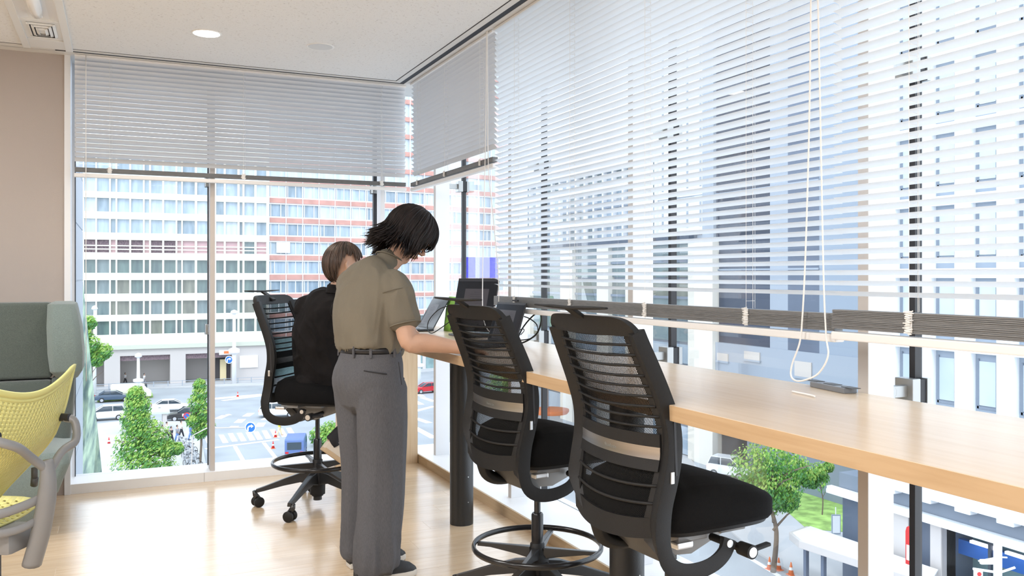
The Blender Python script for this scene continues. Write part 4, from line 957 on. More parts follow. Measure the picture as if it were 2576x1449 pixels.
    for z in (.735, .785): MB().tube([S(-h_+2*h_*j/14, z, -.008)+Vector((0, 0, -.012*(1-(2*j/14-1)**2))) for h_ in (half_w(z)-.022,) for j in range(15)], .0048, 6).build('flexor', 'black_plastic', t, smooth=True)
    # woven mesh: real crossing strands
    mb = MB(); pitch = .0052; z_lo, z_hi = .67, 1.226; hw = .00105
    def strand(y0, z0, dy, dz, off):
        n = 24; last = None
        for i in range(n+1):
            q = i/n; z = z0+dz*q; y_ = y0+dy*q
            ok = z_lo <= z <= z_hi and abs(y_) <= half_w(z)-.03
            if ok:
                p = S(y_, z, off); v = Vector((0, dy, dz)).normalized().cross(Vector((1, 0, 0)))*hw
                cur = (p-v, p+v)
                if last: k = len(mb.v); mb.v += [tuple(a) for a in (last[0], last[1], cur[1], cur[0])]; mb.f.append((k, k+1, k+2, k+3))
                last = cur
            else: last = None
    H = z_hi-z_lo; n1 = int((.5+H*.7)/pitch)
    for k in range(n1):
        y0 = -.25-H*.7+k*pitch; strand(y0, z_lo, H*.7, H, 0); strand(-y0, z_lo, -H*.7, H, -.0006)
    mm = bpy.data.meshes.new('mesh_fabric'); mm.from_pydata(mb.v, [], mb.f); mm.update()
    tag(link('mesh_fabric', mm, 'mesh_black', t), kind='stuff')
    # coat hanger behind the top
    hg = MB().tube([(-.375, -.19, 1.292), (-.375, -.10, 1.290), (-.372, 0, 1.288), (-.375, .10, 1.290), (-.375, .19, 1.292)], [.006, .011, .012, .011, .006], 8, flat=.5, up=(1, 0, 0)).build('coat_hanger', 'black_plastic', t, smooth=True)
    MB().obox((-.335, 0, 1.262), (1, 0, -.65), (0, 1, 0), (.65, 0, 1), .05, .020, .006).build('hanger_bracket', 'black_plastic', hg, bevel=.003)
    return t
grp = 'black mesh-back stools at the counter'
ch3 = make_stool('drafting_stool', 'black mesh-back stool nearest the camera, empty, filling the lower middle', (1.573, 2.249, 0), math.radians(4.5), grp)
ch2 = copy_tree(ch3); ch2.location = (1.573, 3.184, 0); ch2.rotation_euler = (0, 0, math.radians(7)); ch2['label'] = 'empty black mesh-back stool in the middle, beside the thick black counter leg'
ch1 = copy_tree(ch3); ch1.location = (1.087, 5.19, 0); ch1.rotation_euler = (0, 0, math.radians(-40)); ch1['label'] = 'black mesh-back stool with the person in the black shirt sitting on it'
# ================================================================ lime task chair
mat('lime_plastic', (.70, .66, .25), .42, trans=.12)
mat('frame_grey', (.24, .24, .245), .45, .1)
mat('alu_polish', (.55, .56, .6), .15, 1)
lc_base = Vector((-.425, 3.81, 0))
lc = thing('task_chair', 'lime yellow perforated-back office chair with grey frame at the bottom left', 'chair', tuple(lc_base), math.radians(60))
def lcS(u, v):   # u across -1..1, v 0 bottom..1 top ; local: chair faces +y, we look at the back from -y
    wv = [(.0, .11), (.12, .13), (.25, .15), (.45, .175), (.65, .21), (.85, .265), (1, .31)]
    for (a, b), (c, d_) in zip(wv, wv[1:]):
        if v <= c: h = b+(d_-b)*(v-a)/(c-a); break
    z = .45+.49*v+(.060*abs(u)**3-.012*math.cos(u*4))*max(0, (v-.6)/.4)
    y_ = .05-.22*v+.045*math.cos(v*5.2)
    return Vector((u*h, y_+.035*abs(u)**2*(.6+.4*v), z))
def perforated(P, nu, nv, hole, m, name, parent, th=.006):
    # grid of cells each with a rounded slot; solid rim cells around the edge
    vs, fs = [], []
    def V(u, v): vs.append(tuple(P(u, v))); return len(vs)-1
    for i in range(nu):
        for j in range(nv):
            off = .5*(j % 2)
            u0 = -1+2*(i+off)/nu; u1 = -1+2*(i+1+off)/nu; v0, v1 = j/nv, (j+1)/nv
            if u1 > 1.0001: u1 = 1
            if i == 0 and off: 
                a = V(-1, v0); b = V(u0, v0); c = V(u0, v1); d_ = V(-1, v1); fs.append((a, b, c, d_))
            uc, vc = (u0+u1)/2, (v0+v1)/2; du, dv = (u1-u0)/2, (v1-v0)/2
            if du <= .001: continue
            solid = abs(uc) > .93 or vc > .955 or vc < .02
            if solid:
                a = V(u0, v0); b = V(u1, v0); c = V(u1, v1); d_ = V(u0, v1); fs.append((a, b, c, d_)); continue
            hx, hz = hole(uc, vc) if isinstance(hole(uc, vc), tuple) else (hole(uc, vc), .36)
            outer = []; inner = []
            for a in range(12):
                an = a*math.pi/6+math.pi/12; c_, s_ = math.cos(an), math.sin(an); mx_ = max(abs(c_), abs(s_))
                outer.append(V(uc+du*c_/mx_, vc+dv*s_/mx_))
                inner.append(V(uc+2*du*hx*c_*(1 if abs(s_) > .5 else .9)+s_*du*.25, vc+2*dv*hz*s_))
            for a in range(12): fs.append((outer[a], outer[(a+1) % 12], inner[(a+1) % 12], inner[a]))
    me = bpy.data.meshes.new(name); me.from_pydata(vs, [], fs)
    bm = bmesh.new(); bm.from_mesh(me); bmesh.ops.remove_doubles(bm, verts=bm.verts, dist=.0006); bm.to_mesh(me); bm.free()
    me.polygons.foreach_set('use_smooth', [True]*len(me.polygons))
    o = link(name, me, m, parent); md = o.modifiers.new('thickness', 'SOLIDIFY'); md.thickness = th; md.offset = 0
    return o
perforated(lcS, 26, 34, lambda u, v: (.20+.05*math.sin(u*7)*(1-v), .34), 'lime_plastic', 'backrest', lc, .007)
rim = MB(); rp = [lcS(-1, v/20) for v in range(21)]+[lcS(-1+u/12, 1) for u in range(1, 25)]+[lcS(1, 1-v/20) for v in range(1, 21)]+[lcS(1-u/6, 0) for u in range(1, 12)]
rim.tube(rp, .008, 8, close=True, flat=1.6); rim.build('backrest_rim', 'lime_plastic', lc, smooth=True)
def lcSeat(u, v): return Vector((u*(.24+.01*v), -.02+.42*v, .435-.035*(1-u*u)*0-.03*(1-v)*0+.035*abs(u)**3-.06*max(0, v-.75)-.05*max(0, .2-v)))
perforated(lcSeat, 16, 16, lambda u, v: (.22, .34), 'lime_plastic', 'seat_shell', lc, .008)
# Y frame
def flatbar(nm, pts, r, flat, m='frame_grey', parent=lc, up=(0, 1, 0), n=10):
    return MB().tube(spline(pts, 6), r, n, flat=flat, up=up).build(nm, m, parent, smooth=True)
A1, A2 = lcS(.93, .70)+Vector((0, -.02, 0)), lcS(-.93, .70)+Vector((0, -.02, 0))
YC = Vector((.05, -.20, .66)); 
flatbar('frame_arm', [A1, A1+Vector((.015, -.035, -.02)), A1+Vector((-.02, -.060, -.09)), (.10, -.195, .69), (.0, -.205, .62)], .0145, 1.2)
flatbar('frame_arm', [A2, A2+Vector((-.005, -.035, -.02)), A2+Vector((.05, -.060, -.05)), (-.07, -.19, .70), (.0, -.205, .64)], .0145, 1.2)
for A in (A1, A2): MB().tube([A+Vector((0, .018, 0)), A+Vector((0, -.022, 0))], .016, 12).build('frame_pad', 'joint_black', lc, smooth=40)
sp2 = MB(); pts = spline([(.0, -.200, .68), (.0, -.205, .58), (.0, -.18, .42), (.0, -.14, .28)], 6)
sp2.tube(pts, [.026+.016*min(1, i/8) for i in range(len(pts))], 12, flat=.75, up=(1, 0, 0)); sp2.build('frame_spine', 'frame_grey', lc, smooth=True)
flatbar('lumbar_loop', [(.0, -.19, .54), (-.08, -.15, .52), (-.15, -.10, .51), (-.19, -.03, .53)], .018, .55, up=(0, 0, 1)); flatbar('lumbar_loop', [(.0, -.18, .46), (-.08, -.15, .44), (-.15, -.10, .44), (-.19, -.02, .47)], .016, .5, up=(0, 0, 1))
MB().tube([(.12, -.07, .58), (.13, -.06, .55)], .014, 10).tube([(.125, -.065, .62), (.125, -.065, .57)], .012, 10).build('adjuster', 'mech_dark', lc, smooth=True)
MB().prism([(-.10, -.12), (.10, -.12), (.08, .14), (-.08, .14)], 'z', .34, .42).build('tilt_housing', 'frame_grey', lc, bevel=.02, smooth=40)
MB().lathe([(.03, .10), (.03, .34)], (0, .02, 0), 16).build('column', 'joint_black', lc, smooth=40)
for k in range(5):
    a = k*2*math.pi/5+.35; ca, sa = math.cos(a), math.sin(a); n_ = Vector((-sa, ca, 0)); R = []
    for q, w_, zt, zb in ((.02, .034, .125, .07), (.12, .028, .12, .08), (.26, .022, .092, .062), (.33, .024, .078, .05), (.345, .014, .075, .052)):
        c = Vector((ca*q, .02+sa*q, 0)); R.append([c-n_*w_+Vector((0, 0, zb)), c+n_*w_+Vector((0, 0, zb)), c+n_*w_+Vector((0, 0, zt-.008)), c+n_*w_*.5+Vector((0, 0, zt)), c-n_*w_*.5+Vector((0, 0, zt)), c-n_*w_+Vector((0, 0, zt-.008))])
    MB().rings(R).build('base_arm', 'alu_polish', lc, bevel=.004, smooth=40)
    for s in (-1, 1): pass
    MB().tube([(ca*.32-n_.x*.025, .02+sa*.32-n_.y*.025, .028), (ca*.32+n_.x*.025, .02+sa*.32+n_.y*.025, .028)], .028, 16).build('caster', 'black_plastic', lc, smooth=40)
# ================================================================ green high-backed booth chair
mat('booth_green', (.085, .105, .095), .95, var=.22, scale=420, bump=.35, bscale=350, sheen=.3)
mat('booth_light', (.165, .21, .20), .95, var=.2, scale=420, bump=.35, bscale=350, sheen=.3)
bt = thing('booth_chair', 'high-backed dark green upholstered booth chair with side wings at the left wall', 'chair', (-.95, 5.55, 0))
def rbox(nm, x0, x1, y0, y1, z0, z1, m, bev, parent=bt):
    return MB().box(x0, x1, y0, y1, z0, z1).build(nm, m, parent, bevel=bev, smooth=60)
def cushion(nm, m, outline, y0, y1, bev=.035):   # outline in x,z
    return MB().prism(outline, 'y', y0, y1).build(nm, m, bt, bevel=bev, smooth=60)
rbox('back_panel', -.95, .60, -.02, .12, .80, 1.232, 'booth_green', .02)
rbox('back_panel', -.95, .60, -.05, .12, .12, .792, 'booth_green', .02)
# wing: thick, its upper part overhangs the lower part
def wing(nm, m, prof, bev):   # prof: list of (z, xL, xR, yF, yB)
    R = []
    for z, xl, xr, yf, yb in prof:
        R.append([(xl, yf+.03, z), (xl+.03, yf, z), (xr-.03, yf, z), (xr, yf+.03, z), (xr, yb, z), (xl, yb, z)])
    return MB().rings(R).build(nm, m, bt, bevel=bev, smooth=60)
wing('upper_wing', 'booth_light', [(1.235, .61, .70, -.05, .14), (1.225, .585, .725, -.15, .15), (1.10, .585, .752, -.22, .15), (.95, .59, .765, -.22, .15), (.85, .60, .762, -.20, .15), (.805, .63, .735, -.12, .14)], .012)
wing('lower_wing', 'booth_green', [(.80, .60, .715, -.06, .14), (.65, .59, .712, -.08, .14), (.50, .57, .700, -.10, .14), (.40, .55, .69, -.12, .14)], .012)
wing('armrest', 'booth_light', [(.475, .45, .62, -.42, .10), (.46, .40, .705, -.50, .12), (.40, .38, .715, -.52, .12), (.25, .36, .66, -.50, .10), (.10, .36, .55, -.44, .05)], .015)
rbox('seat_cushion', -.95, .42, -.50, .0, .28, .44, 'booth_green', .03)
for x in (-.8, .35):
    for y_ in (-.4, .05): MB().tube([(x, y_, 0), (x, y_, .13)], .018, 10).build('foot', 'black_metal', bt, smooth=40)
# ================================================================ things on the counter
mat('screen_dark', (.022, .026, .034), .14, spec=.2)
mat('screen_page', (.085, .083, .10), .3, spec=.2)
mat('screen_panel', (.06, .065, .08), .3, spec=.2)
mat('screen_ink', (.035, .035, .045), .5)
mat('laptop_case', (.03, .032, .036), .4)
mat('laptop_grey', (.35, .36, .38), .35, .5)
mat('green_cloth', (.30, .62, .10), .8, var=.12, scale=8)
def screen(t, P0, along, tilt_back, W_, H_, page, nm='screen', th=.006, lines=12, cols=1):
    P0 = Vector(P0); a = Vector((*along, 0)).normalized(); back = Vector((-a.y, a.x, 0)); up = (Vector((0, 0, 1))*math.cos(tilt_back)+back*math.sin(tilt_back)).normalized(); n_ = a.cross(up).normalized()
    if n_.dot(back) > 0: n_ = -n_
    c = P0+a*W_/2+up*H_/2
    s_ = MB().obox(c, a, up, n_, W_/2, H_/2, th/2).build(nm, 'laptop_case', t, bevel=.002)
    MB().obox(c+n_*(th/2), a, up, n_, W_/2-.006, H_/2-.009, .0004).build('display', 'screen_dark', s_)
    u0, u1, v0, v1 = page
    MB().obox(P0+a*W_*(u0+u1)/2+up*H_*(v0+v1)/2+n_*(th/2+.0006), a, up, n_, W_*(u1-u0)/2, H_*(v1-v0)/2, .0002).build('page', 'screen_page', s_)
    ink = MB()
    for k in range(lines):
        vv = v1-(v1-v0)*(k+1.6)/(lines+2)
        for cidx in range(cols):
            uu = u0+(u1-u0)*(cidx+.5)/cols; wl_ = W_*(u1-u0)/cols*(.28 if k else .12)*random.uniform(.7, 1)
            ink.obox(P0+a*W_*uu+up*H_*vv+n_*(th/2+.001), a, up, n_, wl_, .0011, .0001)
    tag(ink.build('page_lines', 'screen_ink', s_), kind='stuff')
    MB().obox(P0+a*W_/2+up*H_*.955+n_*(th/2+.0006), a, up, n_, W_*.47, H_*.012, .0002).build('tool_bar', 'screen_panel', s_)
    return s_, a, up, n_
ORG = Vector((0, 0, DZ))
# far laptop
l1 = thing('laptop', 'open black laptop at the far end of the counter in front of the seated person', 'laptop', (1.87, 5.45, DZ))
screen(l1, (0, .19, .016), (0, -1), math.radians(30), .32, .235, (.1, .62, .1, .75))
MB().box(-.225, .0, -.14, .20, .002, .016).build('base', 'laptop_case', l1, bevel=.003); MB().box(-.215, -.09, -.12, .18, .016, .018).build('keyboard', 'joint_black', l1)
# upright monitor
m1 = thing('monitor', 'tall dark portable monitor leaning on a stand behind the near laptop', 'monitor', (1.985, 4.62, DZ))
av = Vector((-.133, .335)).normalized()
screen(m1, (-.133*1.0, .335, .03), (-av.x, -av.y), math.radians(13), .355, .325, (.22, .80, .06, .80), lines=16)
MB().box(-.16, .06, .02, .30, 0, .012).build('stand_base', 'laptop_case', m1, bevel=.003); MB().obox((-.03, .17, .10), (1, .4, .9), (-.4, 1, 0), (-.9, 0, 1), .10, .05, .004).build('stand_arm', 'laptop_case', m1, bevel=.002)
# near laptop
l2 = thing('laptop', 'open black laptop nearest the camera showing a document page, cables at its right side', 'laptop', (1.835, 4.10, DZ))
screen(l2, (-.024, .17, .016), (.077, -.997), math.radians(17), .312, .215, (.12, .74, .05, .80), lines=16, cols=2)
MB().obox((-.10, .01, .009), (1, .077, 0), (-.077, 1, 0), (0, 0, 1), .105, .155, .007).build('base', 'laptop_case', l2, bevel=.003)
MB().obox((-.095, .01, .017), (1, .077, 0), (-.077, 1, 0), (0, 0, 1), .07, .14, .001).build('keyboard', 'joint_black', l2)
wc = MB().obox((.062, .0, .232), (.077, -.997, 0), (0, 0, 1), (1, 0, 0), .028, .004, .004).build('camera_cover', 'joint_black', l2)
# hand mouse
ms = thing('computer_mouse', 'black computer mouse under the seated person\'s right hand', 'mouse', (1.655, 5.16, DZ))
R = []
for q, s_ in ((0, .6), (.006, .95), (.016, 1), (.026, .85), (.033, .5), (.035, .1)):
    R.append([(math.cos(a*math.pi/9)*.052*s_, math.sin(a*math.pi/9)*.031*s_, q) for a in range(18)])
MB().rings(R).build('shell', 'black_gloss', ms, smooth=True)
gb = thing('cloth_pouch', 'bright green cloth pouch standing between the far laptop and the upright monitor', 'pouch', (2.0, 5.315, DZ))
R = []
for q, w_, t_ in ((0, .095, .05), (.06, .10, .045), (.14, .10, .032), (.19, .09, .018), (.225, .075, .005)):
    R.append([(math.cos(a*math.pi/12)*t_+.02*q*5*.3, math.sin(a*math.pi/12)*w_+.008*math.sin(a*1.7+q*30), q) for a in range(24)])
MB().rings(R).build('pouch_body', 'green_cloth', gb, smooth=True)
# socket strip
sk = thing('socket_strip', 'grey power socket strip lying along the rear edge of the counter', 'socket strip', tuple((onZ(2095, 981, DZ)).xy)+(DZ,))
e0, e1 = onZ(2042, 973, DZ), onZ(2128, 991, DZ); av3 = (e1-e0).normalized(); L2 = (e1-e0).length/2
mat('strip_grey', (.20, .21, .23), .4)
MB().obox((0, 0, .009), av3, (-av3.y, av3.x, 0), (0, 0, 1), L2, .024, .009).build('strip_body', 'strip_grey', sk, bevel=.003)
for k in range(3):
    c = av3*(k-1)*.09; MB().obox(c+Vector((0, 0, .0185)), av3, (-av3.y, av3.x, 0), (0, 0, 1), .026, .016, .001).build('socket', 'mech_dark', sk)
# cables
def cable(label, pts, r=.0035, m='black_plastic'):
    return tag(MB().tube(spline(pts, 7), r, 6).build('cable', m, smooth=True), label, 'cable')
def q4(px, py, X): v = onX(px, py, X); v.z = max(v.z, DZ+.004); return v
cable('black cable looping in the air left of the upright monitor', [q4(1165, 780, 1.95), q4(1150, 773, 1.88), q4(1130, 770, 1.84), q4(1105, 778, 1.80), q4(1085, 797, 1.78), q4(1076, 815, 1.77), q4(1077, 832, 1.76), q4(1087, 838, 1.76), q4(1105, 828, 1.78), q4(1133, 808, 1.82)], .003)
cable('thick black cable arching high at the right side of the near laptop', [q4(1284, 872, 1.80), q4(1300, 855, 1.84), q4(1315, 825, 1.90), q4(1335, 800, 1.92), q4(1352, 787, 1.93), q4(1360, 790, 1.93), q4(1361, 810, 1.93), q4(1353, 835, 1.93), q4(1338, 850, 1.92), q4(1318, 861, 1.90), q4(1300, 866, 1.87)], .0042)
cable('black cable bowing out from the back edge of the near laptop', [q4(1318, 796, 1.90), q4(1333, 802, 1.93), q4(1349, 815, 1.94), q4(1353, 832, 1.94), q4(1345, 846, 1.94), q4(1330, 853, 1.93), q4(1308, 856, 1.90)], .003)
cable('small grey cable loop on the counter beside the near laptop', [q4(1310, 842, 1.90), q4(1318, 833, 1.91), q4(1317, 828, 1.91), q4(1308, 830, 1.9), q4(1302, 842, 1.89)], .0025, 'mech_grey')
# ================================================================ people
mat('skin', (.52, .315, .22), .5, var=.04, scale=14, bump=.06, bscale=180)
mat('lip', (.50, .20, .17), .45)
mat('eye_white', (.75, .73, .70), .2); mat('iris', (.03, .02, .015), .15)
mat('hair_black', (.012, .008, .0075), .48, var=.5, scale=30, stretch=(1, 1, .15), spec=.28)
mat('hair_brown', (.075, .047, .034), .45, var=.5, scale=40, stretch=(1, 1, .2), spec=.5)
mat('shirt_olive', (.155, .135, .100), .85, bump=.2, bscale=420, var=.05, scale=5)
mat('trouser_grey', (.088, .088, .097), .92, var=.16, scale=520, stretch=(1, 1, .12), bump=.15, bscale=300)
mat('linen_black', (.007, .006, .0065), .9, spec=.25, var=.3, scale=9, bump=.35, bscale=35)
mat('belt_leather', (.012, .012, .014), .35)
mat('shoe_black', (.012, .012, .014), .6, bump=.15, bscale=120); mat('shoe_sole', (.62, .58, .52), .6)
mat('shoe_cream', (.62, .54, .44), .65, bump=.1, bscale=120); mat('sole_tan', (.50, .36, .22), .6); mat('sock_black', (.015, .015, .018), .9)
mat('trouser_dark', (.03, .03, .035), .9)
def chain(mb, rings_, n=20, side=(0, 1, 0)):
    """rings_: (centre, along-forward radius, along-side radius); rounded ends"""
    P = [Vector(r[0]) for r in rings_]; R = []; m = len(P); S_ = Vector(side)
    for i, (c, ra, rb) in enumerate(rings_):
        a = P[max(i-1, 0)]; b = P[min(i+1, m-1)]; t = (b-a).normalized()
        y_ = (S_-t*S_.dot(t)).normalized(); x_ = y_.cross(t).normalized(); R.append((P[i], x_*ra, y_*rb, t, min(ra, rb)))
    out = []
    def ringp(c, x_, y_, k): return [c+x_*math.cos(2*math.pi*j/n)*k+y_*math.sin(2*math.pi*j/n)*k for j in range(n)]
    c, x_, y_, t, r = R[0]
    for q in (.95, .75, .4): out.append(ringp(c-t*r*q*.8, x_, y_, math.sqrt(1-q*q)))
    for c, x_, y_, t, r in R: out.append(ringp(c, x_, y_, 1))
    c, x_, y_, t, r = R[-1]
    for q in (.4, .75, .95): out.append(ringp(c+t*r*q*.8, x_, y_, math.sqrt(1-q*q)))
    mb.rings(out); return mb
def fine(rings_, k=4):
    """Catmull-Rom interpolation of ring list"""
    C_ = [Vector(r[0]) for r in rings_]; A = [r[1] for r in rings_]; B = [r[2] for r in rings_]; out = []
    for i in range(len(C_)-1):
        i0, i3 = max(i-1, 0), min(i+2, len(C_)-1)
        def cr_(p0, p1, p2, p3, t): return ((p1*2)+(p2-p0)*t+(p0*2-p1*5+p2*4-p3)*t*t+(p1*3-p0-p2*3+p3)*t*t*t)*.5
        for j in range(k):
            t = j/k; out.append((cr_(C_[i0], C_[i], C_[i+1], C_[i3], t), cr_(A[i0], A[i], A[i+1], A[i3], t), cr_(B[i0], B[i], B[i+1], B[i3], t)))
    out.append((C_[-1], A[-1], B[-1])); return out
def solid(nm, mb, m, parent, org, voxel, smooth=4, disp=None):
    """union everything in mb into one continuous skin"""
    me = bpy.data.meshes.new(nm); me.from_pydata([tuple(Vector(v)-org) for v in mb.v], [], mb.f)
    bm = bmesh.new(); bm.from_mesh(me); bmesh.ops.recalc_face_normals(bm, faces=bm.faces); bm.to_mesh(me); bm.free()
    tmp = bpy.data.objects.new('tmp', me); C.objects.link(tmp)
    r = tmp.modifiers.new('r', 'REMESH'); r.mode = 'VOXEL'; r.voxel_size = voxel
    if smooth: s_ = tmp.modifiers.new('s', 'SMOOTH'); s_.factor = .6; s_.iterations = smooth
    dg = bpy.context.evaluated_depsgraph_get(); dg.update()
    out = bpy.data.meshes.new_from_object(tmp.evaluated_get(dg)); bpy.data.objects.remove(tmp)
    if disp:
        for v, n_ in [(v, v.normal.copy()) for v in out.vertices]: v.co += n_*disp(v.co+org, n_)
    out.polygons.foreach_set('use_smooth', [True]*len(out.polygons)); out.update(); out.name = nm
    return link(nm, out, m, parent)
def folds(p, n_, amp=.006, f=9, dirv=(1, 1, .35)):
    q = Vector((p.x*dirv[0], p.y*dirv[1], p.z*dirv[2]))*f
    v = noise.noise(q+Vector((noise.noise(q*.6)*1.5, 3.1, 0))); return amp*(1-2*abs(v))*1.2-amp*.5+amp*.4*noise.noise(q*2.3)
def hand(mb, wrist, fwd, up, size=1.0, curl=.35, spread=.12, thumb_side=1, lift=0):
    """palm plus four unequal fingers and a thumb, bent at the knuckles. up = back of the hand"""
    w_ = Vector(wrist); f = Vector(fwd).normalized(); u = Vector(up); u = (u-f*u.dot(f)).normalized(); s_ = f.cross(u)*thumb_side   # s_: towards the thumb
    k = size
    chain(mb, [(w_, .019*k, .026*k), (w_+f*.03*k, .017*k, .034*k), (w_+f*.065*k, .015*k, .040*k), (w_+f*.088*k, .012*k, .038*k)], 14, side=s_)
    for i, (off, ln) in enumerate(((.029, .070), (.010, .080), (-.010, .074), (-.028, .058))):
        d_ = (f+s_*(off/.029)*spread).normalized(); p = w_+f*.078*k+s_*off*k; a = 0; pts = [p]; L = [ln*.46, ln*.30, ln*.24]
        for q in range(3):
            a += curl*(.8, 1.0, .8)[q]; p = p+(d_*math.cos(a)-u*math.sin(a))*L[q]*k; pts.append(p)
        mb.tube(pts, [.0098*k, .0090*k, .0082*k, .0062*k], 8)
    p0 = w_+f*.022*k+s_*.022*k; p1 = p0+(f*.55+s_*.75-u*.25).normalized()*.042*k; p2 = p1+(f*.9+s_*.3-u*.3).normalized()*.032*k; p3 = p2+(f*.95-s_*.05-u*.3).normalized()*.024*k
    mb.tube([p0, p1, p2, p3], [.014*k, .0115*k, .0098*k, .007*k], 8)
def head_mesh(mb, Cc, g, up, k=1.0):
    """skull, jaw, nose, lips, brow, ears. g = face direction, up = crown direction"""
    g = Vector(g).normalized(); up = Vector(up); up = (up-g*up.dot(g)).normalized(); s_ = g.cross(up)
    P = lambda a, b, c: Cc+g*a*k+s_*b*k+up*c*k
    chain(mb, fine([(P(.0, 0, .118), .03*k, .03*k), (P(-.004, 0, .105), .066*k, .052*k), (P(-.006, 0, .075), .090*k, .070*k), (P(-.004, 0, .035), .097*k, .076*k), (P(.0, 0, -.005), .094*k, .075*k), (P(.010, 0, -.045), .080*k, .066*k), (P(.022, 0, -.080), .062*k, .055*k), (P(.034, 0, -.105), .045*k, .042*k), (P(.046, 0, -.117), .026*k, .026*k)], 3), 28, side=s_)
    mb.tube([P(.088, 0, .012), P(.100, 0, -.008), P(.113, 0, -.026), P(.104, 0, -.036)], [.008*k, .0095*k, .0125*k, .009*k], 10)           # nose
    for q in (-1, 1):
        mb.tube([P(.098, q*.010, -.036), P(.088, q*.012, -.038)], [.0065*k, .006*k], 8)
        mb.tube([P(.082, q*.050, .020), P(.093, q*.030, .027), P(.094, q*.012, .022)], [.007*k, .008*k, .006*k], 8)   # brow
        mb.tube([P(.060, q*.052, -.025), P(.052, q*.058, -.028)], [.014*k, .012*k], 8)   # cheek
        ear = [(P(-.006, q*(.074), .022)), P(-.018, q*.083, .030), P(-.026, q*.087, .014), P(-.020, q*.084, -.010), P(-.008, q*.076, -.028), P(-.002, q*.074, -.018), P(-.002, q*.075, .008)]
        mb.tube(ear, [.005*k, .006*k, .0065*k, .006*k, .0065*k, .005*k, .004*k], 8); mb.tube([P(-.008, q*.070, .008), P(-.012, q*.080, .0), P(-.010, q*.074, -.02)], [.010*k, .007*k, .006*k], 8)
    mb.tube([P(.082, -.022, -.062), P(.093, 0, -.058), P(.082, .022, -.062)], [.005*k, .0075*k, .005*k], 8); mb.tube([P(.078, -.018, -.073), P(.089, 0, -.072), P(.078, .018, -.073)], [.005*k, .0075*k, .005*k], 8)
    return P
def face_bits(body, P, k, org, glasses=False):
    for q in (-1, 1):
        e = P(.074, q*.033, .004)-org
        rr = [[tuple(e+Vector((math.cos(a)*math.sin(b), math.sin(a)*math.sin(b), math.cos(b)))*.0125*k) for a in [j*math.pi/6 for j in range(12)]] for b in (.05, .5, 1, 1.57, 2.1, 2.6, 3.1)]
        eb = MB().rings(rr).build('eye', 'eye_white', body, smooth=True)
        f_ = (P(1, 0, 0)-P(0, 0, 0)).normalized(); MB().tube([e+f_*.0105*k, e+f_*.0132*k], .0058*k, 12).build('iris', 'iris', eb, smooth=40)
        MB().tube([P(.088, q*.050, .026)-org, P(.099, q*.032, .033)-org, P(.099, q*.015, .028)-org], [.002, .004, .003], 6).build('eyebrow', 'hair_black', body)
    MB().tube([P(.086, -.020, -.066)-org, P(.0985, 0, -.062)-org, P(.086, .020, -.066)-org], [.002, .0045, .002], 6).build('lips', 'lip', body, smooth=True)
# ---------------------------------------------------------------- standing person
Os = Vector((1.08, 3.92, 0))
sp_t = thing('person', 'standing person with black chin-length hair, glasses, olive tee and wide grey trousers leaning over the counter', 'person', tuple(Os))
sp_t['label'] = 'standing person with black bob hair and glasses, olive tee, grey trousers, at the counter'
fv, lv = Vector((math.cos(math.radians(25)), math.sin(math.radians(25)), 0)), Vector((-math.sin(math.radians(25)), math.cos(math.radians(25)), 0))
V = Vector
Ch = V((1.278, 3.965, 1.575)); gh = V((.76, .16, -.63)); uh = V((.62, .12, .78))
bd = MB()
Ph = head_mesh(bd, Ch, gh, uh, .98)
chain(bd, [(V((1.13, 3.955, 1.39)), .055, .06), (V((1.165, 3.958, 1.44)), .052, .054), (V((1.215, 3.962, 1.49)), .050, .052), (V((1.245, 3.965, 1.53)), .055, .055)], 18, side=lv)
chain(bd, fine([(V((1.065, 3.93, .93)), .085, .12), (V((1.07, 3.93, 1.05)), .095, .13), (V((1.065, 3.935, 1.2)), .105, .15), (V((1.085, 3.945, 1.31)), .08, .13), (V((1.12, 3.955, 1.41)), .05, .06)], 3), 24, side=lv)
for sgn in (-1, 1):
    hip = V((1.08, 3.93, .90))+lv*sgn*.09; kn = V((1.085, 3.93, .48))+lv*sgn*.10+fv*.0; an = (V((1.055, 3.80, .09)) if sgn < 0 else V((1.07, 4.02, .09)))
    chain(bd, [(hip, .07, .065), ((hip+kn)/2, .06, .06), (kn, .052, .052), (kn*.5+an*.5, .052, .05), (an, .034, .032)], 14, side=lv)
    chain(bd, [(an+V((-.03, 0, -.045)), .02, .022), (an+V((.03, 0, -.055)), .018, .024), (an+V((.12, .01, -.066)), .010, .022)], 12, side=(0, 1, 0))
shR = V((1.155, 3.785, 1.345)); elR = V((1.190, 3.715, 1.085)); wrR = V((1.425, 3.640, 1.052))
chain(bd, fine([(shR-V((.0, 0, .02)), .040, .040), (shR*.5+elR*.5, .048, .046), (elR, .044, .044), (elR*.7+wrR*.3+V((0, 0, .004)), .043, .041), (wrR, .027, .030)], 4), 18, side=(0, 1, 0))
hand(bd, wrR+V((-.004, 0, .0)), (.97, .16, -.14), (0.1, -.1, 1), 1.0, curl=.30, spread=.14, thumb_side=-1)
shL = V((1.03, 4.10, 1.345)); elL = V((1.19, 4.24, 1.09)); wrL = V((1.43, 4.36, 1.05))
chain(bd, fine([(shL, .05, .05), (shL*.5+elL*.5, .043, .042), (elL, .038, .038), (wrL, .025, .028)], 4), 16, side=(0, 1, 0))
hand(bd, wrL, (.93, .32, -.12), (0, 0, 1), 1.0, curl=.30, thumb_side=1)
body = solid('body', bd, 'skin', sp_t, Os, .0045, 3)
face_bits(body, Ph, .98, Os)
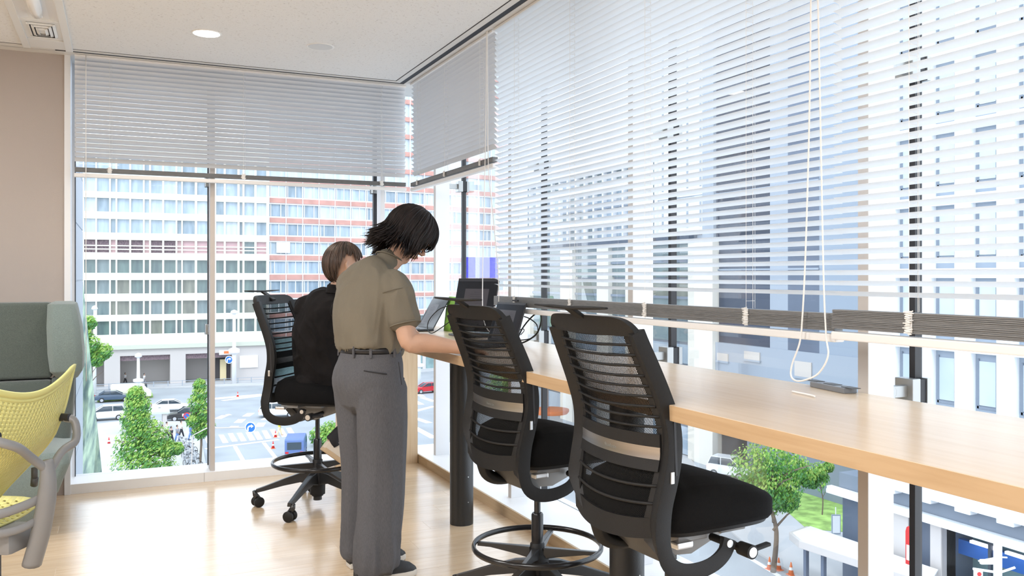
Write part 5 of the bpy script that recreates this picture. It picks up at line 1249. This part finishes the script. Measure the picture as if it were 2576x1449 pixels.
# spectacles
gls = MB()
for q in (-1, 1):
    ring = [Ph(.103+.0*j, q*.034+.024*math.copysign(abs(math.cos(a))**.7, math.cos(a)), .000+.019*math.copysign(abs(math.sin(a))**.7, math.sin(a)))-Os for j, a in enumerate([i*math.pi/8 for i in range(16)])]
    gls.tube(ring, .0026, 6, close=True); gls.tube([Ph(.100, q*.060, .010)-Os, Ph(.05, q*.076, .012)-Os, Ph(-.01, q*.080, .006)-Os], .0026, 6)
gls.tube([Ph(.106, -.011, .004)-Os, Ph(.109, 0, .007)-Os, Ph(.106, .011, .004)-Os], .0026, 6)
gl_ = gls.build('glasses', 'joint_black', sp_t, smooth=True)
# shirt
st = MB()
chain(st, fine([(V((1.075, 3.93, 1.038)), .122, .150), (V((1.080, 3.93, 1.070)), .146, .170), (V((1.062, 3.932, 1.12)), .146, .176), (V((1.055, 3.935, 1.21)), .138, .185), (V((1.068, 3.940, 1.30)), .125, .192), (V((1.090, 3.948, 1.365)), .116, .178), (V((1.116, 3.955, 1.408)), .090, .122), (V((1.142, 3.958, 1.432)), .062, .068), (V((1.165, 3.960, 1.455)), .062, .064)], 4), 32, side=lv)
for sh, el, yv in ((shR, elR, -1), (shL, elL, 1)):
    chain(st, fine([(sh+V((-.015, .035*-yv, .0)), .078, .074), (sh*.8+el*.2+V((0, 0, 0)), .070, .062), (sh*.6+el*.4, .070, .062), (sh*.36+el*.64, .074, .064)], 4), 22, side=(0, 1, 0))
def shirt_d(p, n_):
    a = .005+.009*max(0, 1-abs(p.z-1.06)/.09)
    d_ = folds(p, n_, a, 7, (1.6, 1.6, .45))
    ang = math.atan2(p.y-3.93, p.x-1.08); d_ += .0035*math.sin(ang*9+p.z*6)*max(0, 1-abs(p.z-1.12)/.16)
    return d_
tee = solid('tee_shirt', st, 'shirt_olive', sp_t, Os, .0055, 3, shirt_d)
MB().tube([(V((1.170, 3.961, 1.466))+fv*math.cos(a)*.060+lv*math.sin(a)*.062+V((math.cos(a)*.0, 0, -.03*math.cos(a)))-Os) for a in [j*math.pi/14 for j in range(28)]], .0035, 6, close=True, flat=1.5).build('collar', 'shirt_olive', sp_t, smooth=True)
for elb, shb in ((elR, shR), (elL, shL)):   # sleeve hem seam
    c = shb*.30+elb*.70; ax = (elb-shb).normalized(); y_ = (V((0, 1, 0))-ax*ax.y).normalized(); x_ = y_.cross(ax)
    MB().tube([c+x_*math.cos(a)*.070+y_*math.sin(a)*.060-Os for a in [j*math.pi/12 for j in range(24)]], .004, 6, close=True).build('sleeve_hem', 'shirt_olive', tee, smooth=True)
c_ = shR*.86+elR*.14+V((-.008, .01, 0)); ax_ = (elR-shR).normalized(); yv_ = (V((0, 1, 0))-ax_*ax_.y).normalized(); xv_ = yv_.cross(ax_)
MB().tube([c_+xv_*math.cos(a)*.0765+yv_*math.sin(a)*.071-Os for a in [j*math.pi/14 for j in range(28)]], .0022, 5, close=True).build('shoulder_seam', 'shirt_olive', tee, smooth=True)
# trousers
tr = MB()
hemR, hemL = V((1.062, 3.800, .075)), V((1.055, 4.025, .075))
chain(tr, fine([(V((1.072, 3.93, 1.045)), .126, .148), (V((1.068, 3.93, .97)), .140, .168), (V((1.058, 3.93, .90)), .152, .182), (V((1.062, 3.93, .84)), .140, .182)], 4), 32, side=lv)
for sgn, hem in ((-1, hemR), (1, hemL)):
    top = V((1.068, 3.93, .86))+lv*sgn*.082; kk = 1 if sgn < 0 else .95
    chain(tr, fine([(top, .128, .100), (top*.75+hem*.25+fv*.012, .122*kk, .102*kk), (top*.5+hem*.5+fv*.018, .116*kk, .100*kk), (top*.25+hem*.75+fv*.012, .113*kk, .098*kk), (hem+V((0, 0, .06)), .112*kk, .094*kk), (hem+V((0, 0, .012)), .112*kk, .094*kk)], 5), 28, side=lv)
def tr_d(p, n_):
    low = max(0, 1-p.z/.22); d_ = folds(p, n_, .004+.010*low, 7, (1.5, 1.5, .35+1.6*low))
    return d_+.004*math.sin(p.x*60+p.y*40)*max(0, min(1, (.95-p.z)*2))*.35
trs = solid('trousers', tr, 'trouser_grey', sp_t, Os, .006, 2, tr_d)
# trouser details: welt pocket, side seam, belt and loops
def ringpt(z, a, ra=.131, rb=.153, c=None): c = c or V((1.072, 3.93, z)); return c+fv*math.cos(a)*ra+lv*math.sin(a)*rb-Os
MB().tube([ringpt(1.040, j*math.pi/20, .134, .156) for j in range(40)], [.014]*40, 6, close=True, flat=.35, up=(0, 0, 1)).build('belt', 'belt_leather', sp_t, smooth=True)
for a in (-1.55, -2.35, -2.9, 2.4, 1.2): 
    p = ringpt(1.036, a, .139, .161); MB().obox(p, (-math.sin(a), math.cos(a), 0), (0, 0, 1), (math.cos(a), math.sin(a), 0), .006, .026, .003).build('belt_loop', 'trouser_grey', trs)
for zz_ in (.955,):
    MB().tube([ringpt(zz_-.004*j, -2.55+.16*j, .152, .180) for j in range(5)], .0028, 5).build('pocket_welt', 'trouser_dark', trs)
MB().tube([ringpt(.99-.035*j, -1.50+.03*j, .150-.004*j*.0, .180+.003*j) for j in range(4)], .0022, 5).build('pocket_seam', 'trouser_dark', trs)
# shoes
def shoe(nm, heel, fw, mU, mS, parent, org, L=.285, pitch=0, sx=1):
    f = V(fw).normalized(); s_ = f.cross(V((0, 0, 1))).normalized(); u = s_.cross(f).normalized()
    prof = [(0, .030, .085, .070), (.03, .037, .105, .075), (.07, .039, .112, .08), (.12, .040, .104, .09), (.17, .044, .086, .1), (.22, .048, .070, .1), (.26, .042, .056, .1), (.285, .022, .036, .1)]
    R = []; R2 = []
    for q, w_, h_, _ in prof:
        c = V(heel)+f*q*L/.285; R.append([c+s_*w_*math.cos(a)+u*(.024+(h_-.024)*max(0, math.sin(a))) for a in [j*math.pi/9 for j in range(10)]]+[c-s_*w_*.8+u*.022, c+s_*w_*.8+u*.022])
        R2.append([c-s_*(w_+.005)+u*.001, c+s_*(w_+.005)+u*.001, c+s_*(w_+.004)+u*.028, c-s_*(w_+.004)+u*.028])
    R = [[p-org for p in r] for r in R]; R2 = [[p-org for p in r] for r in R2]
    o = MB().rings(R).build(nm, mU, parent, smooth=60); MB().rings(R2).build('sole', mS, o, bevel=.006, smooth=40)
    la = MB()
    for q in (.12, .14, .16, .18): la.tube([V(heel)+f*q+s_*.02+u*(.088-q*.15+.012)-org, V(heel)+f*q-s_*.02+u*(.088-q*.15+.012)-org], .0028, 5)
    la.build('laces', mU, o)
    return o
shoe('shoe', (.965, 3.80, 0), (1, .05, 0), 'shoe_black', 'shoe_sole', sp_t, Os); shoe('shoe', (.985, 4.015, 0), (1, .1, 0), 'shoe_black', 'shoe_sole', sp_t, Os)
# hair: a cap plus hanging locks, flicked outwards at the tips
def hair(parent, Pf, k, org, m, crown, nl, dims, lenf, hug, flick, seed, shell, width=.006, grav=.35):
    rd = random.Random(seed); mb = MB(); down = V((0, 0, -1)); ra, rb, rc = dims
    c0 = Pf(*crown); ctr = Pf(-.005, 0, .02)
    gx = (Pf(1, 0, 0)-Pf(0, 0, 0)).normalized(); sx_ = (Pf(0, 1, 0)-Pf(0, 0, 0)).normalized(); ux = (Pf(0, 0, 1)-Pf(0, 0, 0)).normalized()
    for i in range(nl):
        a = rd.uniform(-math.pi, math.pi); ln = lenf(math.cos(a), abs(math.sin(a)))*rd.uniform(.86, 1.08); hg = hug(math.cos(a))
        grow = rd.uniform(1.0, 1.09); n = 12; pts = []; th0 = rd.uniform(.0, .6); ldir = None; ln = max(.03, ln-th0*.06*k)
        swirl = rd.uniform(-.12, .12); fk = (flick(math.cos(a)) if callable(flick) else flick)*rd.uniform(.4, 1.3); tw = V((rd.uniform(-1, 1), rd.uniform(-1, 1), rd.uniform(-.3, .3)))
        for q in range(n):
            s_ = ln*q/(n-1); th = th0+s_/(.108*k); aa = a+swirl*s_/.2
            if th < hg:
                e = Vector((math.sin(th)*math.cos(aa), math.sin(th)*math.sin(aa), math.cos(th)))
                pt = ctr+(gx*e.x*ra+sx_*e.y*rb+ux*e.z*rc)*grow*(1+.05*max(0, -e.x))
                if pts: ldir = (pt-pts[-1]).normalized()
            else:
                if ldir is None: ldir = -ux
                back = max(0, -math.cos(a)); hd = (-ux*(1-grav*(1-.7*back))+down*grav*(1-.7*back)).normalized()
                ldir = (ldir*.6+hd*.4).normalized(); step = ln/(n-1); fl = max(0, q/(n-1)-.68)*fk; 
                out = gx*math.cos(a)+sx_*math.sin(a); out = (out*.7+V((out.x, out.y, 0))*.3).normalized()
                pt = pts[-1]+ldir*step*(1-min(.5, abs(fl)))+out*fl*step*4+tw*.0016
            pts.append(pt)
        w_ = width*rd.uniform(.6, 1.3)
        mb.tube([p_-org for p_ in pts], [w_*(.9 if q < n-3 else (.8, .5, .12)[q-(n-3)]) for q in range(n)], 5, flat=.55)
    h = mb.build('hair', m, parent, smooth=True)
    sh = MB(); R = []
    for th in [.02]+[.18*j for j in range(1, 12)]:
        rr = []
        for j in range(28):
            a = 2*math.pi*j/28; tt = min(th, shell(math.cos(a))); e = Vector((math.sin(tt)*math.cos(a), math.sin(tt)*math.sin(a), math.cos(tt)))
            rr.append(ctr+(gx*e.x*ra+sx_*e.y*rb+ux*e.z*rc)*.985-org)
        R.append(rr)
    sh.rings(R, caps=False).build('hair_base', m, h, smooth=True)
    return h
hair(sp_t, Ph, .98, Os, 'hair_black', (-.03, 0, .11), 1300, (.122, .100, .116), lambda c, si: (.150 if c > .60 else (.150+.13*(.60-c)/.35 if c > .25 else (.285 if c > -.2 else .31))), lambda c: 1.9, (lambda c: -.6 if c > -.25 else .65), 3, lambda c: .95 if c > .55 else (1.35 if c > .2 else 2.0), .0050, .5)
# ---------------------------------------------------------------- seated person
Oq = Vector((1.087, 5.19, 0))
qt = thing('person', 'seated person with short brown hair in a black long-sleeved shirt at the far laptop', 'person', tuple(Oq))
fq = V((.94, .34, 0)).normalized(); lq = V((-.34, .94, 0)).normalized()
Cq = V((1.190, 4.945, 1.432)); gq = V((.985, .16, -.08)); uq = V((.10, .04, 1))
bq = MB(); Pq = head_mesh(bq, Cq, gq, uq, 1.0)
chain(bq, [(V((1.15, 4.96, 1.26)), .06, .062), (V((1.165, 4.955, 1.31)), .056, .058), (V((1.180, 4.950, 1.37)), .058, .058)], 18, side=lq)
chain(bq, fine([(V((1.13, 5.14, .78)), .11, .15), (V((1.09, 5.10, .95)), .11, .15), (V((1.10, 5.04, 1.12)), .10, .15), (V((1.14, 4.98, 1.24)), .06, .10)], 3), 24, side=lq)
shq = V((1.17, 4.815, 1.195)); elq = V((1.36, 4.87, 1.075)); wq = V((1.58, 5.08, 1.062))
chain(bq, fine([(shq, .045, .045), (elq, .038, .038), (wq, .025, .028)], 4), 16, side=(0, 1, 0))
hand(bq, wq, (.78, .60, -.10), (0, 0, 1), 1.0, curl=.42, thumb_side=1)
shq2 = V((1.03, 5.12, 1.195)); elq2 = V((1.25, 5.42, 1.08)); wq2 = V((1.50, 5.44, 1.055))
chain(bq, fine([(shq2, .045, .045), (elq2, .038, .038), (wq2, .025, .028)], 4), 16, side=(0, 1, 0))
hand(bq, wq2, (.97, -.1, -.12), (0, 0, 1), 1.0, curl=.3, thumb_side=-1)
legs = []
for hip, kn, an, toe in ((V((1.12, 5.06, .80)), V((1.50, 5.00, .74)), V((1.115, 4.915, .44)), V((1.22, 4.925, .34))), (V((1.18, 5.24, .80)), V((1.55, 5.30, .74)), V((1.35, 5.30, .36)), V((1.46, 5.32, .30)))):
    legs.append((hip, kn, an, toe)); chain(bq, [(hip, .08, .08), (hip*.5+kn*.5, .07, .07), (kn, .055, .055), (kn*.5+an*.5, .048, .048), (an, .033, .033)], 14, side=(0, 1, 0)); chain(bq, [(an, .03, .03), (an*.8+toe*.2, .02, .02)], 12, side=(0, 1, 0))
bodyq = solid('body', bq, 'skin', qt, Oq, .005, 3); face_bits(bodyq, Pq, 1.0, Oq)
ss = MB()
chain(ss, fine([(V((1.125, 5.150, .755)), .150, .195), (V((1.115, 5.140, .82)), .158, .205), (V((1.095, 5.115, .92)), .150, .198), (V((1.085, 5.080, 1.04)), .148, .192), (V((1.105, 5.030, 1.15)), .132, .195), (V((1.135, 4.985, 1.225)), .100, .150), (V((1.155, 4.965, 1.265)), .070, .088), (V((1.163, 4.958, 1.300)), .064, .068)], 4), 32, side=lq)
for a_, b_, c_ in ((shq, elq, wq), (shq2, elq2, wq2)):
    chain(ss, fine([(a_+V((-.02, 0, 0)), .078, .078), (a_*.5+b_*.5, .070, .068), (b_, .060, .060), (b_*.45+c_*.55, .052, .052), (b_*.15+c_*.85, .046, .046)], 4), 20, side=(0, 1, 0))
chain(ss, [(V((1.02, 5.16, .735)), .10, .15), (V((1.16, 5.13, .735)), .12, .17)], 20, side=lq)
solid('shirt', ss, 'linen_black', qt, Oq, .006, 2, lambda p, n_: folds(p, n_, .009, 8, (1.2, 1.2, 1.0)))
MB().rings([[(V((1.163, 4.955, 1.292+dz))+fq*math.cos(a)*(.062+dr)+lq*math.sin(a)*(.064+dr)+V((0, 0, -.014*math.cos(a)))-Oq) for a in [j*math.pi/14 for j in range(28)]] for dz, dr in ((-.02, .016), (.0, .012), (.026, .006), (.028, .0), (.0, .003))], caps=False).build('collar', 'linen_black', qt, smooth=60)
tq = MB()
for hip, kn, an, toe in legs:
    chain(tq, [(hip, .095, .095), (hip*.5+kn*.5, .088, .088), (kn, .075, .078), (kn*.6+an*.4, .072, .070), (kn*.25+an*.75, .066, .062)], 20, side=(0, 1, 0))
chain(tq, [(V((1.08, 5.16, .80)), .11, .17), (V((1.2, 5.14, .80)), .10, .15)], 20, side=lq)
solid('trousers', tq, 'trouser_dark', qt, Oq, .008, 2, lambda p, n_: folds(p, n_, .006, 8))
for hip, kn, an, toe in legs:
    ax = (toe-an).normalized(); MB().tube([kn*.22+an*.78-Oq, an-Oq, an+ax*.02-V((0, 0, .02))-Oq], [.040, .039, .036], 12).build('sock', 'sock_black', qt, smooth=True)
a_ = legs[0]; shoe('shoe', (1.05, 4.915, .385), (.78, .06, -.62), 'shoe_cream', 'sole_tan', qt, Oq); shoe('shoe', (1.28, 5.30, .292), (.97, .1, -.12), 'shoe_cream', 'sole_tan', qt, Oq)
hair(qt, Pq, 1.0, Oq, 'hair_brown', (-.02, 0, .12), 760, (.110, .088, .118), lambda c, si: (.105 if c > .6 else (.135 if c > .30 else (.104 if c > -.25 else (.112+.14*min(1, (-.25-c)/.55))))), lambda c: 3 if c < -.1 else 1.6, .0, 11, lambda c: .95 if c > .55 else (1.0 if c > -.25 else 1.0+1.15*min(1, (-.25-c)/.55)), .0046, .3)
